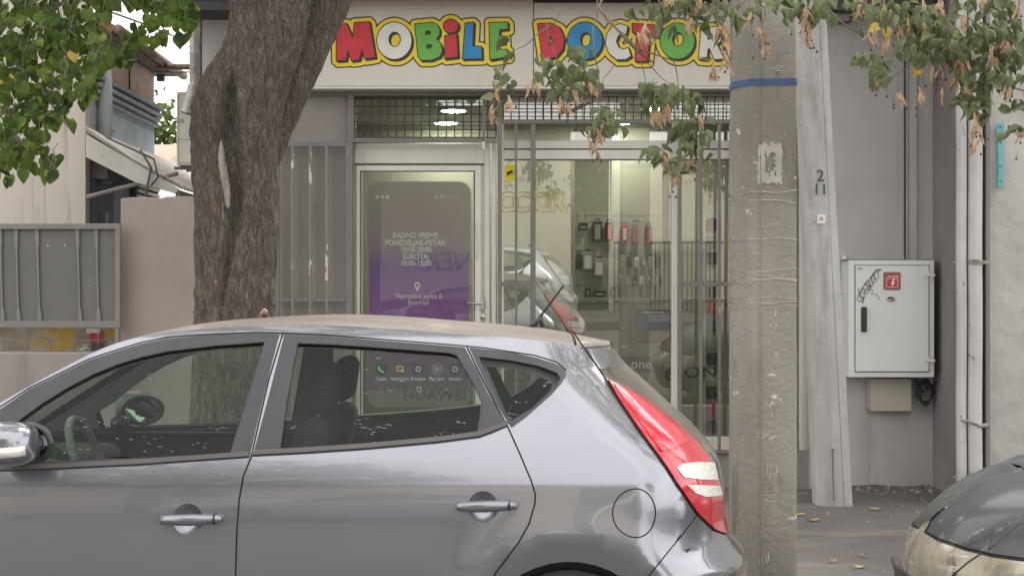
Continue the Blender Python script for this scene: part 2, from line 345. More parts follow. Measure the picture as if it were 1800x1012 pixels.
# ---------------------------------------------------------------- car body surfaces
class Shell:
    """a car's side wall wrapped round its front and rear corners; u runs along the car, z up"""
    def __init__(s, Yc, W, XR, XF, LR, LF, xm, arches, rail, crown, taper=.022):
        s.Yc, s.LR, s.LF, s.xm, s.arches, s.taper = Yc, LR, LF, xm, arches, taper
        s.W, s.XR, s.XF, s.rail, s.crown = curve(W), curve(XR), curve(XF), curve(rail), curve(crown)
        s.kr, s.kf = LR * 1.25, LF * 1.25
    def base(s, x, z):
        w = s.W(z) * (1 - s.taper * ((x - s.xm) / 2) ** 2)
        for ax, az, r, amp in s.arches:
            d = math.hypot(x - ax, z - az) - r
            if z > az - .3 and d < .35:
                w += amp * (math.exp(-((d - .085) / .09) ** 2) if d > .085 else 1 - (.085 - d) / .085 * 1.9)
        return w
    def half(s, x, z):
        w = s.base(x, z); a = s.XR(z) - s.LR; b = s.XF(z) + s.LF
        q = max((x - a) / s.LR, (b - x) / s.LF, 0)
        return -1 if q >= 1 else w * math.sqrt(1 - q * q)
    def umax(s, z): return s.XR(z) - s.LR + s.kr * math.pi / 2
    def umin(s, z): return s.XF(z) + s.LF - s.kf * math.pi / 2
    def x2u(s, x, z):
        a = s.XR(z) - s.LR; b = s.XF(z) + s.LF
        if x > a: return a + s.kr * math.asin(min(1, (x - a) / s.LR))
        if x < b: return b - s.kf * math.asin(min(1, (b - x) / s.LF))
        return x
    def raw(s, u, z):
        a = s.XR(z) - s.LR; b = s.XF(z) + s.LF
        if u > a:
            th = min((u - a) / s.kr, math.pi / 2 * 1.02); return Vector((a + s.LR * math.sin(th), s.Yc - s.base(a, z) * math.cos(th) if th > .4 else s.Yc - s.base(a + s.LR * math.sin(th), z) * math.cos(th), z))
        if u < b:
            th = min((b - u) / s.kf, math.pi / 2 * 1.02); return Vector((b - s.LF * math.sin(th), s.Yc - s.base(b, z) * math.cos(th), z))
        return Vector((u, s.Yc - s.base(u, z), z))
    def nrm(s, u, z):
        e = .004; du = s.raw(u + e, z) - s.raw(u - e, z); dz = s.raw(u, z + e) - s.raw(u, z - e)
        n = du.cross(dz)
        return n.normalized() if n.length > 1e-12 else Vector((0, -1, 0))
    def pt(s, u, z, off=0.0, side=1):
        p = s.raw(u, z)
        n = s.nrm(u, z)
        if off: p = p + n * off
        if side < 0: p.y = 2 * s.Yc - p.y; n.y = -n.y
        return p, n
    def hit(s, px, py):
        f = lambda Y: s.half((px - 900) / FPX * Y, CAMZ - (py - HOR) / FPX * Y) - (s.Yc - Y)
        Y = s.Yc - 1.15; lo = Y
        while Y < s.Yc:
            if f(Y) >= 0: break
            lo = Y; Y += .02
        if Y >= s.Yc: Y = s.Yc - .3; lo = Y
        hi = Y
        for _ in range(14):
            m = (lo + hi) / 2
            if f(m) >= 0: hi = m
            else: lo = m
        x, z = (px - 900) / FPX * hi, CAMZ - (py - HOR) / FPX * hi
        return s.x2u(x, z), z
    def trace(s, px, closed=True, step=9):
        out = []; n = len(px)
        for i in range(n if closed else n - 1):
            a, b = px[i], px[(i + 1) % n]; k = max(1, int(math.hypot(b[0] - a[0], b[1] - a[1]) / step))
            for j in range(k): out.append(s.hit(a[0] + (b[0] - a[0]) * j / k, a[1] + (b[1] - a[1]) * j / k))
        if not closed: out.append(s.hit(*px[-1]))
        return out
def inside(poly, x, y):
    r = False; n = len(poly); j = n - 1
    for i in range(n):
        xi, yi = poly[i]; xj, yj = poly[j]
        if (yi > y) != (yj > y) and x < (xj - xi) * (y - yi) / (yj - yi) + xi: r = not r
        j = i
    return r
def resample(poly, d):
    out = []; n = len(poly)
    for i in range(n):
        a, b = poly[i], poly[(i + 1) % n]; k = max(1, int(math.hypot(b[0] - a[0], b[1] - a[1]) / d))
        for j in range(k): out.append((a[0] + (b[0] - a[0]) * j / k, a[1] + (b[1] - a[1]) * j / k))
    return out
def panel(sh, name, outer, holes, m, parent, off=0.0, step=.04, rim=0.012, side=1, flip=False):
    loops = [resample(q, min(step, .018)) for q in [outer] + holes]
    vs = []; es = []
    for lp in loops:
        k = len(vs); vs += [Vector(p) for p in lp]; es += [(k + i, k + (i + 1) % len(lp)) for i in range(len(lp))]
    A = np.array([tuple(v) for v in vs])
    x0, z0 = A[:len(loops[0])].min(0); x1, z1 = A[:len(loops[0])].max(0)
    r = 0; z = z0 + step * .5
    while z < z1:
        x = x0 + step * (.5 + .5 * (r % 2))
        while x < x1:
            if np.min((A[:, 0] - x) ** 2 + (A[:, 1] - z) ** 2) > (step * .55) ** 2 and inside(loops[0], x, z) and not any(inside(h, x, z) for h in loops[1:]):
                vs.append(Vector((x, z)))
            x += step
        z += step * .87; r += 1
    for z in getattr(sh, 'rows', ()):      # extra points along a pressed crease
        if not z0 < z < z1: continue
        x = x0 + step * .3 + (z * 7.7 % .02)
        while x < x1:
            if np.min((A[:, 0] - x) ** 2 + (A[:, 1] - z) ** 2) > .004 ** 2 and inside(loops[0], x, z) and not any(inside(h, x, z) for h in loops[1:]): vs.append(Vector((x, z)))
            x += .022
    v2, e2, f2, *_ = geometry.delaunay_2d_cdt(vs, es, [], 0, 1e-6)
    keep = []
    for f in f2:
        cx = sum(v2[i].x for i in f) / 3; cz = sum(v2[i].y for i in f) / 3
        if inside(loops[0], cx, cz) and not any(inside(h, cx, cz) for h in loops[1:]): keep.append(list(f))
    pos = []; nor = []
    for v in v2:
        p, n = sh.pt(v.x, v.y, off, side); pos.append(p); nor.append(-n if flip else n)
    cnt = {}
    for f in keep:
        for i in range(3):
            e = (f[i], f[(i + 1) % 3]); k = tuple(sorted(e)); cnt.setdefault(k, []).append(e)
    if (side < 0) != flip: keep = [f[::-1] for f in keep]
    allv = [tuple(p) for p in pos]; faces = [tuple(f) for f in keep]; normals = [tuple(n) for n in nor]
    if rim:
        bd = [e[0] for e in cnt.values() if len(e) == 1]; mp = {}
        for a, b in bd:
            for q in (a, b):
                if q not in mp:
                    mp[q] = (len(allv), len(allv) + 1); n = nor[q] if not flip else -nor[q]
                    allv.append(tuple(pos[q])); allv.append(tuple(pos[q] - (n if not flip else -n) * rim)); normals += [(0, 0, 0), (0, 0, 0)]
            f = (mp[a][0], mp[a][1], mp[b][1], mp[b][0])
            faces.append(f if (side < 0) == flip else f[::-1])
    me = bpy.data.meshes.new(name); me.from_pydata(allv, [], faces); me.materials.append(m); me.update()
    me.polygons.foreach_set('use_smooth', [True] * len(me.polygons))
    me.normals_split_custom_set_from_vertices(normals)
    return put(name, me, parent)
def toppanel(sh, name, x0, x1, t0, t1, m, parent, off=0.0, nx=40, nt_=28, rim=0.0):
    b = MB()
    for i in range(nx + 1):
        x = x0 + (x1 - x0) * i / nx; zr = sh.rail(x); wr = max(sh.half(x, zr), .02); cr = sh.crown(x)
        for j in range(nt_ + 1):
            t = t0 + (t1 - t0) * j / nt_; b.v.append((x, sh.Yc + t * (wr + min(off, 0)), zr + cr * (1 - t * t) ** .8 + off))
    for i in range(nx):
        for j in range(nt_):
            k = i * (nt_ + 1) + j; b.f.append((k, k + nt_ + 1, k + nt_ + 2, k + 1)); b.mi.append(0)
    o = b.build(name, m, parent, smooth=True, fix=False)
    # faces look up
    if o.data.polygons[0].normal.z < 0: o.data.flip_normals()
    return o
def seam(sh, name, pts, m, parent, r=.0028, off=0.0, side=1, closed=False, n=6):
    q = [sh.pt(u, z, off, side)[0] for u, z in pts]
    if closed: q.append(q[0])
    return MB().tube(q, r, n, caps=not closed).build(name, m, parent, smooth=True)
def blob(sh, c, rx, rz, depth, n=28, rings=8, off=0.0):
    """dished or domed ellipse on the surface (depth<0 dished)"""
    b = MB(); p0, nn = sh.pt(*c); ux = Vector((1, 0, 0)); ux = (ux - nn * ux.dot(nn)).normalized(); uz = nn.cross(ux) * (1 if nn.cross(ux).z > 0 else -1)
    for i in range(rings + 1):
        r = i / rings
        for j in range(n):
            a = 2 * math.pi * j / n; b.v.append(tuple(p0 + nn * (off + depth * (1 - r * r)) + ux * rx * r * math.cos(a) + uz * rz * r * math.sin(a)))
    for i in range(rings):
        for j in range(n): b.f.append((i * n + j, i * n + (j + 1) % n, (i + 1) * n + (j + 1) % n, (i + 1) * n + j)); b.mi.append(0)
    return b
def wheel(parent, x, y, z, r, side, name='wheel'):
    """tyre with a ten spoke rim"""
    s = side
    t = MB().lathe([(r * .62, -.09), (r * .9, -.1), (r * .985, -.08), (r, -.04), (r, .04), (r * .985, .08), (r * .9, .1), (r * .62, .09)], (x, y, z), 'Y', 48)
    w_ = t.build(name, M['tyre'], parent, smooth=40)
    b = MB().lathe([(r * .64, -.085), (r * .66, -.09), (r * .60, -.02), (r * .6, .06), (r * .64, .085)], (x, y, z), 'Y', 40)
    for k in range(10):
        a = 2 * math.pi * k / 10; q = MB()
        b.tube([(x + r * .1 * math.cos(a), y - s * .07, z + r * .1 * math.sin(a)), (x + r * .62 * math.cos(a), y - s * .085, z + r * .62 * math.sin(a))], [.02, .016], 6)
    b.lathe([(r * .16, -.02), (r * .15, .02)], (x, y - s * .08, z), 'Y', 20)
    b.build('rim', M['rim'], w_, smooth=40)
    return w_
def rbox(x0, x1, y0, y1, z0, z1, name, m, parent, bev=.04, top=None, lean=0.0):
    b = MB().box(x0, x1, y0, y1, z0, z1)
    if lean or top:
        h = z1 - z0; cx, cy = (x0 + x1) / 2, (y0 + y1) / 2; k = top or 1.0
        b.v = [(x if z <= z0 else cx + (x - cx) * k + lean, y if z <= z0 else cy + (y - cy) * k, z) for x, y, z in b.v]
    return b.build(name, m, parent, bevel=bev, seg=4, smooth=60)

# ---------------------------------------------------------------- the grey hatchback
NEAR = 5.96; HW = .888
ARCH = [(.20, .305, .335, .014), (-2.45, .305, .335, .012)]
RAIL = [(-3.28, .60), (-3.2, .70), (-3.0, .80), (-2.7, .88), (-2.35, .935), (-2.18, .975), (-2.017, 1.075), (-1.836, 1.185), (-1.633, 1.305), (-1.455, 1.394), (-1.268, 1.436),
        (-.945, 1.459), (-.731, 1.463), (-.4725, 1.453), (-.216, 1.434), (.105, 1.406), (.25, 1.386), (.37, 1.366)]
CROWN = [(-3.25, .03), (-3.0, .05), (-2.4, .06), (-2.2, .03), (-2.0, .012), (-1.45, .012), (-1.27, .02), (-.9, .03), (-.5, .038), (.1, .038), (.37, .028)]
HB = Shell(NEAR + HW,
    [(.17, .78), (.24, .83), (.32, .858), (.5, .88), (.68, .888), (.80, .887), (.87, .8835), (.91, .8785), (.935, .8715), (.96, .863), (.99, .852), (1.02, .84), (1.1, .80), (1.2, .745), (1.3, .688), (1.38, .637), (1.43, .598), (1.465, .55), (1.5, .47)],
    [(.17, .78), (.24, .86), (.36, .90), (.5, .925), (.585, .915), (.625, .88), (.66, .855), (.72, .84), (.85, .835), (.97, .80), (1.04, .745), (1.15, .625), (1.25, .515), (1.325, .435), (1.35, .42), (1.38, .405), (1.47, .38)],
    [(.17, -3.2), (.3, -3.33), (.5, -3.36), (.62, -3.32), (.72, -3.26), (1.5, -3.26)], .40, .62, -1.2, ARCH, RAIL, CROWN)
HB.rows = tuple(np.linspace(.865, .965, 9))
XROOF0, XROOF1, XSP = -1.45, .235, .385
# window and door outlines, as seen on the near side
G_FRONT = [(-24, 772), (30, 741), (75, 708), (119, 681), (163, 658), (207, 640), (250, 627), (296, 617), (380, 607), (466, 601), (437, 695), (405, 798), (240, 806), (75, 812), (-20, 816)]
G_REAR = [(523, 603), (580, 605), (644, 609), (736, 616), (790, 620), (803, 624), (822, 655), (841, 690), (849, 710), (838, 766), (760, 772), (644, 783), (560, 788), (492, 792), (505, 700)]
G_QUART = [(842, 627), (900, 634), (945, 643), (978, 655), (985, 664), (978, 678), (940, 714), (896, 742), (884, 726), (862, 675)]
F_FRONT = [(-72, 776), (0, 720), (52, 684), (104, 659), (155, 634), (207, 617), (250, 604), (296, 595), (370, 590), (450, 587), (491, 588), (470, 668), (438, 804), (240, 818), (75, 826), (-70, 830)]
F_REAR = [(500, 588), (570, 591), (644, 597), (736, 604), (817, 611), (838, 650), (857, 690), (892, 749), (868, 760), (843, 769), (767, 779), (644, 790), (540, 797), (444, 802), (474, 690)]
F_QUART = [(825, 611), (850, 614), (900, 620), (939, 628), (977, 640), (992, 650), (995, 660), (988, 672), (969, 693), (924, 733), (899, 751), (880, 722), (862, 690), (843, 650)]
D_FRONT = [(-150, 1185), (-152, 1000), (-148, 880), (-140, 835), (-76, 780), (0, 716), (52, 680), (104, 655), (155, 630), (207, 613), (250, 600), (296, 591), (370, 586), (450, 583), (494, 584), (472, 668), (441, 804), (428, 835), (420, 880), (416, 940), (414, 1012), (416, 1185)]
D_REAR = [(494, 584), (570, 587), (644, 593), (736, 600), (820, 607), (840, 650), (859, 688), (892, 751), (915, 800), (934, 845), (941, 868), (940, 885), (930, 920), (912, 952), (870, 1008), (845, 1060), (825, 1120), (820, 1185), (416, 1185), (414, 1012), (416, 940), (420, 880), (428, 835), (441, 804), (472, 668)]
LAMP = [(1068, 670), (1111, 690), (1146, 713), (1191, 749), (1221, 776), (1240, 800), (1252, 822), (1262, 851), (1274, 895), (1283, 934), (1272, 937), (1254, 930), (1240, 917), (1224, 901), (1197, 862), (1169, 819), (1119, 750), (1085, 700)]
def build_hatchback():
    sh = HB; Yc = sh.Yc
    t = thing('parked_hatchback', (-1.2, Yc, 0), 'dusty grey five-door hatchback with silver handles, nearest car, parked in front of the phone shop', 'car', 'cars parked along the kerb')
    pc = {k: sh.trace(v) for k, v in dict(gf=G_FRONT, gr=G_REAR, gq=G_QUART, ff=F_FRONT, fr=F_REAR, fq=F_QUART, df=D_FRONT, dr=D_REAR, lamp=LAMP).items()}
    # outline of the side shell: over the roof rail, down the rear, along the sill, up the front
    rail = [(sh.x2u(x, sh.rail(x)), sh.rail(x)) for x in np.linspace(-3.24, .375, 90)]
    rear = [(sh.umax(z), z) for z in np.linspace(1.355, .2, 30)]
    front = [(sh.umin(z), z) for z in np.linspace(.2, .60, 12)]
    sill = [(u, .2) for u in np.linspace(sh.umax(.2), sh.umin(.2), 40)[1:-1]]
    outline = rail + rear + sill + front
    arch = [[(ax + r * math.cos(a), az + r * math.sin(a)) for a in np.linspace(0, 2 * math.pi, 40)[:-1]] for ax, az, r, _ in ARCH]
    rg = [(sh.umax(z) - q, z) for q, z in ((.0, 1.31), (.42, 1.30), (.52, 1.22), (.55, 1.08), (.53, 1.0), (0, .965))]
    trunkgap = [(1007, 583), (1020, 602), (1040, 630), (1063, 663), (1068, 672)]
    for side in (1, -1):
        panel(sh, 'body_side', outline, [pc['df'], pc['dr'], pc['gq'], rg] + arch, M['paint'], t, side=side, rim=.012)
        for key, g, f, nm in (('df', 'gf', 'ff', 'front_door'), ('dr', 'gr', 'fr', 'rear_door')):
            hx, hy = (330, 912) if key == 'df' else (849, 890); hc = sh.hit(hx, hy); hs = 5.96 / FPX
            hole = [(hc[0] + 26.5 * hs * math.cos(a), hc[1] + 27.5 * hs * math.sin(a)) for a in np.linspace(0, 2 * math.pi, 41)[:-1]]
            d = panel(sh, nm, pc[key], [pc[g], hole] + ([arch[0]] if key == 'dr' else []), M['paint'], t, side=side, rim=.006)
            panel(sh, 'window_frame', pc[f], [pc[g]], M['satin_black'], d, off=.003, side=side, rim=.016)
            panel(sh, 'window_glass', pc[g], [], M['car_glass'] if side > 0 else M['car_glass_far'], d, off=-.008, side=side, rim=0, step=.06)
            seam(sh, 'window_seal', pc[g], M['rubber'], d, .0035, 0, side, True)
        q = panel(sh, 'quarter_window', pc['gq'], [], M['car_glass'] if side > 0 else M['car_glass_far'], t, off=-.006, side=side, rim=0)
        panel(sh, 'window_frame', pc['fq'], [pc['gq']], M['satin_black'], q, off=.003, side=side, rim=.012)
        # belt mouldings
        for pts in ([(-60, 829), (75, 824), (240, 816), (438, 802)], [(443, 800), (540, 795), (644, 788), (767, 777), (843, 767), (870, 757), (893, 748)]):
            L_ = sh.trace(pts, False); up = sh.trace([(x, y - 8) for x, y in pts], False)
            panel(sh, 'belt_moulding', L_ + up[::-1], [], M['belt'], t, off=.010, side=side, rim=.014, step=.012)
        if side > 0: # fixed divider of the rear window
            panel(sh, 'window_divider', sh.trace([(846, 703), (862, 728), (874, 752), (839, 767)]), [], M['satin_black'], t, off=.002, side=side)
        seam(sh, 'door_seam', sh.trace([(497, 586), (472, 668), (441, 804), (428, 835), (420, 880), (416, 940), (414, 1012), (416, 1180)], False), M['gap'], t, .003, .0, side)
        seam(sh, 'door_seam', sh.trace([(820, 608), (840, 650), (859, 688), (893, 751), (915, 800), (934, 845), (941, 868), (940, 885), (930, 920), (912, 952), (870, 1008), (850, 1050)], False), M['gap'], t, .003, .0, side)
        seam(sh, 'roof_seam', sh.trace([(-20, 728), (52, 681), (104, 656), (155, 631), (207, 614), (250, 601), (296, 592), (370, 587), (450, 584), (497, 585), (570, 588), (644, 594), (736, 601), (820, 608), (850, 611), (939, 624), (979, 636), (995, 650)], False), M['gap'], t, .0025, .0, side)
        seam(sh, 'tailgate_seam', sh.trace(trunkgap + [(1085, 700), (1119, 750), (1169, 819), (1197, 862), (1224, 901)], False), M['gap'], t, .003, .001, side)
        seam(sh, 'bumper_seam', sh.trace([(1226, 903), (1190, 950), (1143, 1008), (1120, 1030)], False), M['gap'], t, .0025, .0, side)
        # tail lamp
        lp = panel(sh, 'tail_lamp', pc['lamp'], [], M['lens_red'], t, off=.010, side=side, rim=.02, step=.02)
        seam(sh, 'lamp_seal', pc['lamp'], M['gap'], lp, .003, .004, side, True)
        panel(sh, 'upper_lens', sh.trace([(1077, 679), (1111, 697), (1146, 722), (1184, 755), (1205, 778), (1180, 790), (1160, 795), (1125, 748), (1092, 702)], step=5), [], M['lens_pink'], lp, off=.0135, side=side, rim=.004, step=.02)
        w1 = sh.trace([(1186, 824), (1196, 817), (1220, 814), (1251, 814), (1257, 844), (1225, 843), (1198, 840)], step=4); w2 = sh.trace([(1203, 852), (1230, 853), (1260, 854), (1264, 870), (1236, 873), (1218, 867)], step=4)
        for q in (w1, w2): panel(sh, 'reversing_lens', q, [], M['lens_white'], lp, off=.0135, side=side, rim=.004, step=.015)
    # handles and fuel flap
    for side in (1, -1):
        for (x0, x1, y0, y1), (cx, cy, rx, ry), door in (((278, 397, 903, 920), (330, 912, 27, 28), 'front'), ((797, 914, 879, 898), (849, 890, 27, 28), 'rear')):
            c = sh.hit(cx, cy); sc = 5.96 / FPX
            b = blob(sh, c, rx * sc, ry * sc, -.034, off=-.0015)
            if side < 0: b.v = [(x, 2 * Yc - y, z) for x, y, z in b.v]
            b.build('handle_recess', M['paint'], t, smooth=True)
            cl = sh.trace([(x0 + 7, (y0 + y1) / 2 + 1), ((x0 + x1) / 2, (y0 + y1) / 2), (x1 - 7, (y0 + y1) / 2 - 1)], False, 8)
            k = len(cl); pts = []
            for i, (u, z) in enumerate(cl):
                p, nn = sh.pt(u, z, .012 + .014 * math.sin(math.pi * i / (k - 1)), side); pts.append(p)
            b = MB().tube(pts, [.0205 * (.74 + .28 * math.sin(math.pi * min(1, (i + .6) / (k - 1)))) for i in range(k)], 12)
            h = b.build('door_handle', M['handle'], t, smooth=True)
            if side > 0:
                p, nn = sh.pt(*sh.hit(x1 - 18, (y0 + y1) / 2 - 1), .0); 
                MB().box(p.x - .0012, p.x + .0012, p.y - .045, p.y - .005, p.z - .018, p.z + .018).build('handle_split', M['gap'], h)
                # dark shadow gap around the handle foot
            if side > 0 and door == 'front':
                p, nn = sh.pt(*sh.hit(380, 911), .022)
                MB().lathe([(.0085, 0), (.0085, -.006), (.006, -.009)], p, 'Y', 16).build('key_lock', M['chrome'], h, smooth=40)
        if side < 0:
            pass
    c = sh.hit(1119, 901); ring = [(c[0] + .084 * math.cos(a), c[1] + .084 * math.sin(a)) for a in np.linspace(0, 2 * math.pi, 61)[:-1]]
    seam(sh, 'fuel_flap_seam', ring, M['gap'], t, .0024, .0, 1, True)
    # roof, spoiler, windscreen, bonnet
    toppanel(sh, 'roof', XROOF0, XROOF1, -1, 1, M['roof_dust'], t, nx=60)
    sp = toppanel(sh, 'spoiler', XROOF1 + .006, XSP, -1, 1, M['roof_dust'], t, nx=14)
    z0 = 1.36
    b = MB(); N = 30     # underside lip of the spoiler
    for i in range(N + 1):
        th = (i / N - .5) * 1.75
        for dz, k in ((.0, 1.0), (-.035, .985), (-.045, .86)):
            x = -.015 + .42 * math.cos(th) * k; y = Yc + .66 * math.sin(th) * k; b.v.append((x + .0, y, 1.372 + dz + .012 * math.cos(th)))
    for i in range(N):
        for j in range(2): k = i * 3 + j; b.f.append((k, k + 3, k + 4, k + 1)); b.mi.append(0)
    b.build('spoiler_lip', M['paint'], t, smooth=True)
    toppanel(sh, 'windscreen', -2.2, XROOF0, -.93, .93, M['car_glass_far'], t, nx=20)
    toppanel(sh, 'windscreen_surround', -2.2, XROOF0, -1, -.93, M['roof_dust'], t, nx=20, nt_=3)
    toppanel(sh, 'windscreen_surround', -2.2, XROOF0, .93, 1, M['roof_dust'], t, nx=20, nt_=3)
    toppanel(sh, 'bonnet', -3.24, -2.2, -1, 1, M['paint'], t, nx=24)
    panel(sh, 'rear_window', rg, [], M['rear_glass'], t, off=-.003, rim=0); panel(sh, 'rear_window', rg, [], M['rear_glass'], t, off=-.003, rim=0, side=-1)
    # seam across the roof ahead of the spoiler
    MB().tube([(XROOF1, Yc + tt * max(sh.half(XROOF1, sh.rail(XROOF1)), .02), sh.rail(XROOF1) + sh.crown(XROOF1) * (1 - tt * tt) ** .8) for tt in np.linspace(-1, 1, 30)], .004, 6).build('spoiler_seam', M['gap'], t, smooth=True)
    # rear wiper stub, number plate recess
    p = P(1238, 800, 6.55); MB().tube([p, p + Vector((.035, .05, -.02)), p + Vector((.05, .3, -.03))], [.022, .017, .008], 10).build('wiper', M['rubber'], t, smooth=True)
    # antenna
    a = P(945, 568, 6.85); bb = MB(); a.z = sh.rail(a.x) + sh.crown(a.x) + .004
    ant = MB(); ant.tube([a + Vector((-.035, 0, -.004)), a + Vector((-.01, 0, .016)), a + Vector((.012, 0, .03)), a + Vector((.02, 0, .0))], [.006, .016, .014, .01], 10)
    ao = ant.build('antenna', M['satin_black'], t, smooth=True)
    tip = P(991, 501, 6.85); st = a + Vector((.0, 0, .026)); pts = [st + (tip - st) * i / 30 for i in range(31)]
    MB().tube(pts, [.0055 - .002 * i / 30 + (.0012 if i % 2 else 0) for i in range(31)], 8).build('antenna_rod', M['rubber'], ao, smooth=True)
    # inner lining: dark door cards and pale pillar trims, both sides
    def grow(px, d):
        cx = sum(p[0] for p in px) / len(px); cy = sum(p[1] for p in px) / len(px)
        return [(x + (x - cx) * d, y + (y - cy) * d) for x, y in px]
    inner = [(sh.x2u(x, sh.rail(x)), sh.rail(x) - .015) for x in np.linspace(-2.18, .36, 60)] + [(sh.x2u(.62, 1.0), 1.0), (sh.x2u(.62, .6), .6), (.3, .5), (.3, .24), (-2.1, .24), (-2.15, .6)]
    low = [(u, z) for u, z in [(-2.15, .965)] + [(u, .985) for u in np.linspace(-1.9, -.2, 12)] + [(.0, 1.02), (.2, 1.09)] + [(sh.x2u(.5, 1.05), 1.05), (sh.x2u(.6, .6), .6), (.3, .5), (.3, .24), (-2.1, .24)]]
    for side in (1, -1):
        for fl in (False, True):
            pass
        panel(sh, 'pillar_trim', inner, [sh.trace(grow(G_FRONT, .015)), sh.trace(grow(G_REAR, .02)), sh.trace(grow(G_QUART, -.16)), low], M['cabin_mid'], t, off=-.035, side=side, rim=0, step=.06)
        panel(sh, 'door_card', low, [], M['cabin_dark'], t, off=-.05, side=side, rim=.02, step=.08)
    toppanel(sh, 'headliner', -1.42, .22, -1, 1, M['cabin_mid'], t, off=-.035, nx=16, nt_=12)
    MB().box(-3.1, .75, Yc - .76, Yc + .76, .19, .30).build('floor_pan', M['cabin_dark'], t)
    MB().box(-3.05, -2.12, Yc - .80, Yc + .80, .30, .62).build('wheel_housing', M['cabin_dark'], t); MB().box(-.18, .62, Yc - .76, Yc + .76, .30, .66).build('wheel_housing', M['cabin_dark'], t)
    # cabin
    b = MB().box(-2.35, -1.72, Yc - .72, Yc + .72, .62, .93); dsh = b.build('dashboard', M['cabin_dark'], t, bevel=.06, seg=4, smooth=60)
    for s in (-1, 1):
        sy = Yc + s * .37
        se = rbox(-1.35, -.82, sy - .26, sy + .26, .36, .56, 'front_seat', M['seat_fabric'], t, .06)
        rbox(-.94, -.78, sy - .25, sy + .25, .52, 1.12, 'seat_back', M['seat_fabric'], se, .065, .86, .14)
        hr = rbox(-.77, -.67, sy - .13, sy + .13, 1.13, 1.32, 'headrest', M['seat_fabric'], se, .045, .9, .03)
        for q in (-.06, .06): MB().tube([(-.73, sy + q, 1.06), (-.72, sy + q, 1.2)], .007, 6).build('headrest_post', M['chrome'], hr)
    rs = rbox(-.25, .3, Yc - .64, Yc + .64, .40, .60, 'rear_seat', M['seat_fabric'], t, .06)
    rbox(.12, .30, Yc - .63, Yc + .63, .58, .96, 'seat_back', M['seat_fabric'], rs, .06, .95, .10)
    # steering wheel (ring tilted towards the driver)
    cw = Vector((-1.60, Yc - .37, .93)); ax = Vector((.93, 0, .36)).normalized(); e1 = Vector((0, 1, 0)); e2 = ax.cross(e1)
    ring = [cw + (e1 * math.cos(a) + e2 * math.sin(a)) * .185 for a in np.linspace(0, 2 * math.pi, 33)]
    sw = MB().tube(ring, .016, 10, caps=False).tube([cw - ax * .25, cw - ax * .02], .03, 10).tube([cw - e1 * .18, cw + e1 * .18], .014, 8).tube([cw, cw - e2 * .18], .014, 8).build('steering_wheel', M['cabin_mid'], t, smooth=True)
    # sky reflections through leaf gaps, painted as pale flecks on the near panes
    M['sky_glint'] = mat('sky_glint', (.42, .44, .42), .8)
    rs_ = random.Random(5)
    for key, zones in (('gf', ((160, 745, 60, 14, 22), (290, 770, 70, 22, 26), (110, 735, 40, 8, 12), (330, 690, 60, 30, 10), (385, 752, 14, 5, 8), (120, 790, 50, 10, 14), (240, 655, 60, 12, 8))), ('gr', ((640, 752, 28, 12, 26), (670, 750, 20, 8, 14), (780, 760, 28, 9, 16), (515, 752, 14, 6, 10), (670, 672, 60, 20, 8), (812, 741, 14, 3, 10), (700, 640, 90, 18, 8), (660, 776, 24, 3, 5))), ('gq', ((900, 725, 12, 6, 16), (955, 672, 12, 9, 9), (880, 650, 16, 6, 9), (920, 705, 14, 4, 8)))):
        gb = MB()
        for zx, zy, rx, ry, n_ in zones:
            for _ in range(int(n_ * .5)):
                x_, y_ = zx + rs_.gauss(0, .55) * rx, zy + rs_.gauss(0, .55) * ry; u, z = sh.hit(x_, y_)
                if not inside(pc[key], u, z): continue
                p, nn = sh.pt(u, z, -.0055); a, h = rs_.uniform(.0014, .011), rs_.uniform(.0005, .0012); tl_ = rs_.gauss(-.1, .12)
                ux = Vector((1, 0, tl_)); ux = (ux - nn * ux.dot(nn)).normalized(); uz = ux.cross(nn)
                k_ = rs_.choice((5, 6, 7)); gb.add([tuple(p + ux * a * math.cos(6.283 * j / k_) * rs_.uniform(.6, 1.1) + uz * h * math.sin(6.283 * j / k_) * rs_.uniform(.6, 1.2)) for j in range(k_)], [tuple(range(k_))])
        gb.build('sky_glints', M['sky_glint'], t, fix=False)['kind'] = 'stuff'
    # mirrors on both doors
    for s in (1, -1):
        pc_ = P(30, 782, 5.86); c = Vector((pc_.x - .03, Yc - s * (Yc - pc_.y), pc_.z))
        b = MB(); N, K = 28, 14
        for i in range(K + 1):
            ph = math.pi * i / K
            for j in range(N):
                a = 2 * math.pi * j / N; sgn = lambda v, p: math.copysign(abs(v) ** p, v)
                x = sgn(math.cos(ph), .8); r = math.sin(ph) ** .75
                xx = -.085 * x if x > 0 else -.105 * x
                b.v.append((c.x + xx, c.y + .12 * r * sgn(math.cos(a), .85) * 1.0, c.z + (.082 if math.sin(a) > 0 else .072) * r * sgn(math.sin(a), .8)))
        for i in range(K):
            for j in range(N): b.f.append((i * N + j, i * N + (j + 1) % N, (i + 1) * N + (j + 1) % N, (i + 1) * N + j)); b.mi.append(0)
        mo = b.build('wing_mirror', M['paint'] if s > 0 else M['satin_black'], t, smooth=True)
        MB().tube([(c.x - .02, c.y + s * .08, c.z - .05), (c.x - .03, c.y + s * .22, c.z - .055)], [.03, .035], 10).build('mirror_foot', M['satin_black'], mo, smooth=True)
        b = MB(); ellp = ellipse(0, 0, .088, .058, 32); mn = Vector((.50, .866 * s, 0)); mt = Vector((.866, -.50 * s, 0)); cc_ = c + mn * .112
        b.add([tuple(cc_ + mt * yy + Vector((0, 0, zz)) + mn * .006 * (1 - (yy / .09) ** 2)) for yy, zz in ellp], [tuple(range(32))]); b.build('mirror_glass', M['mirror'], mo, fix=False).modifiers.new('s', 'SOLIDIFY').thickness = .004
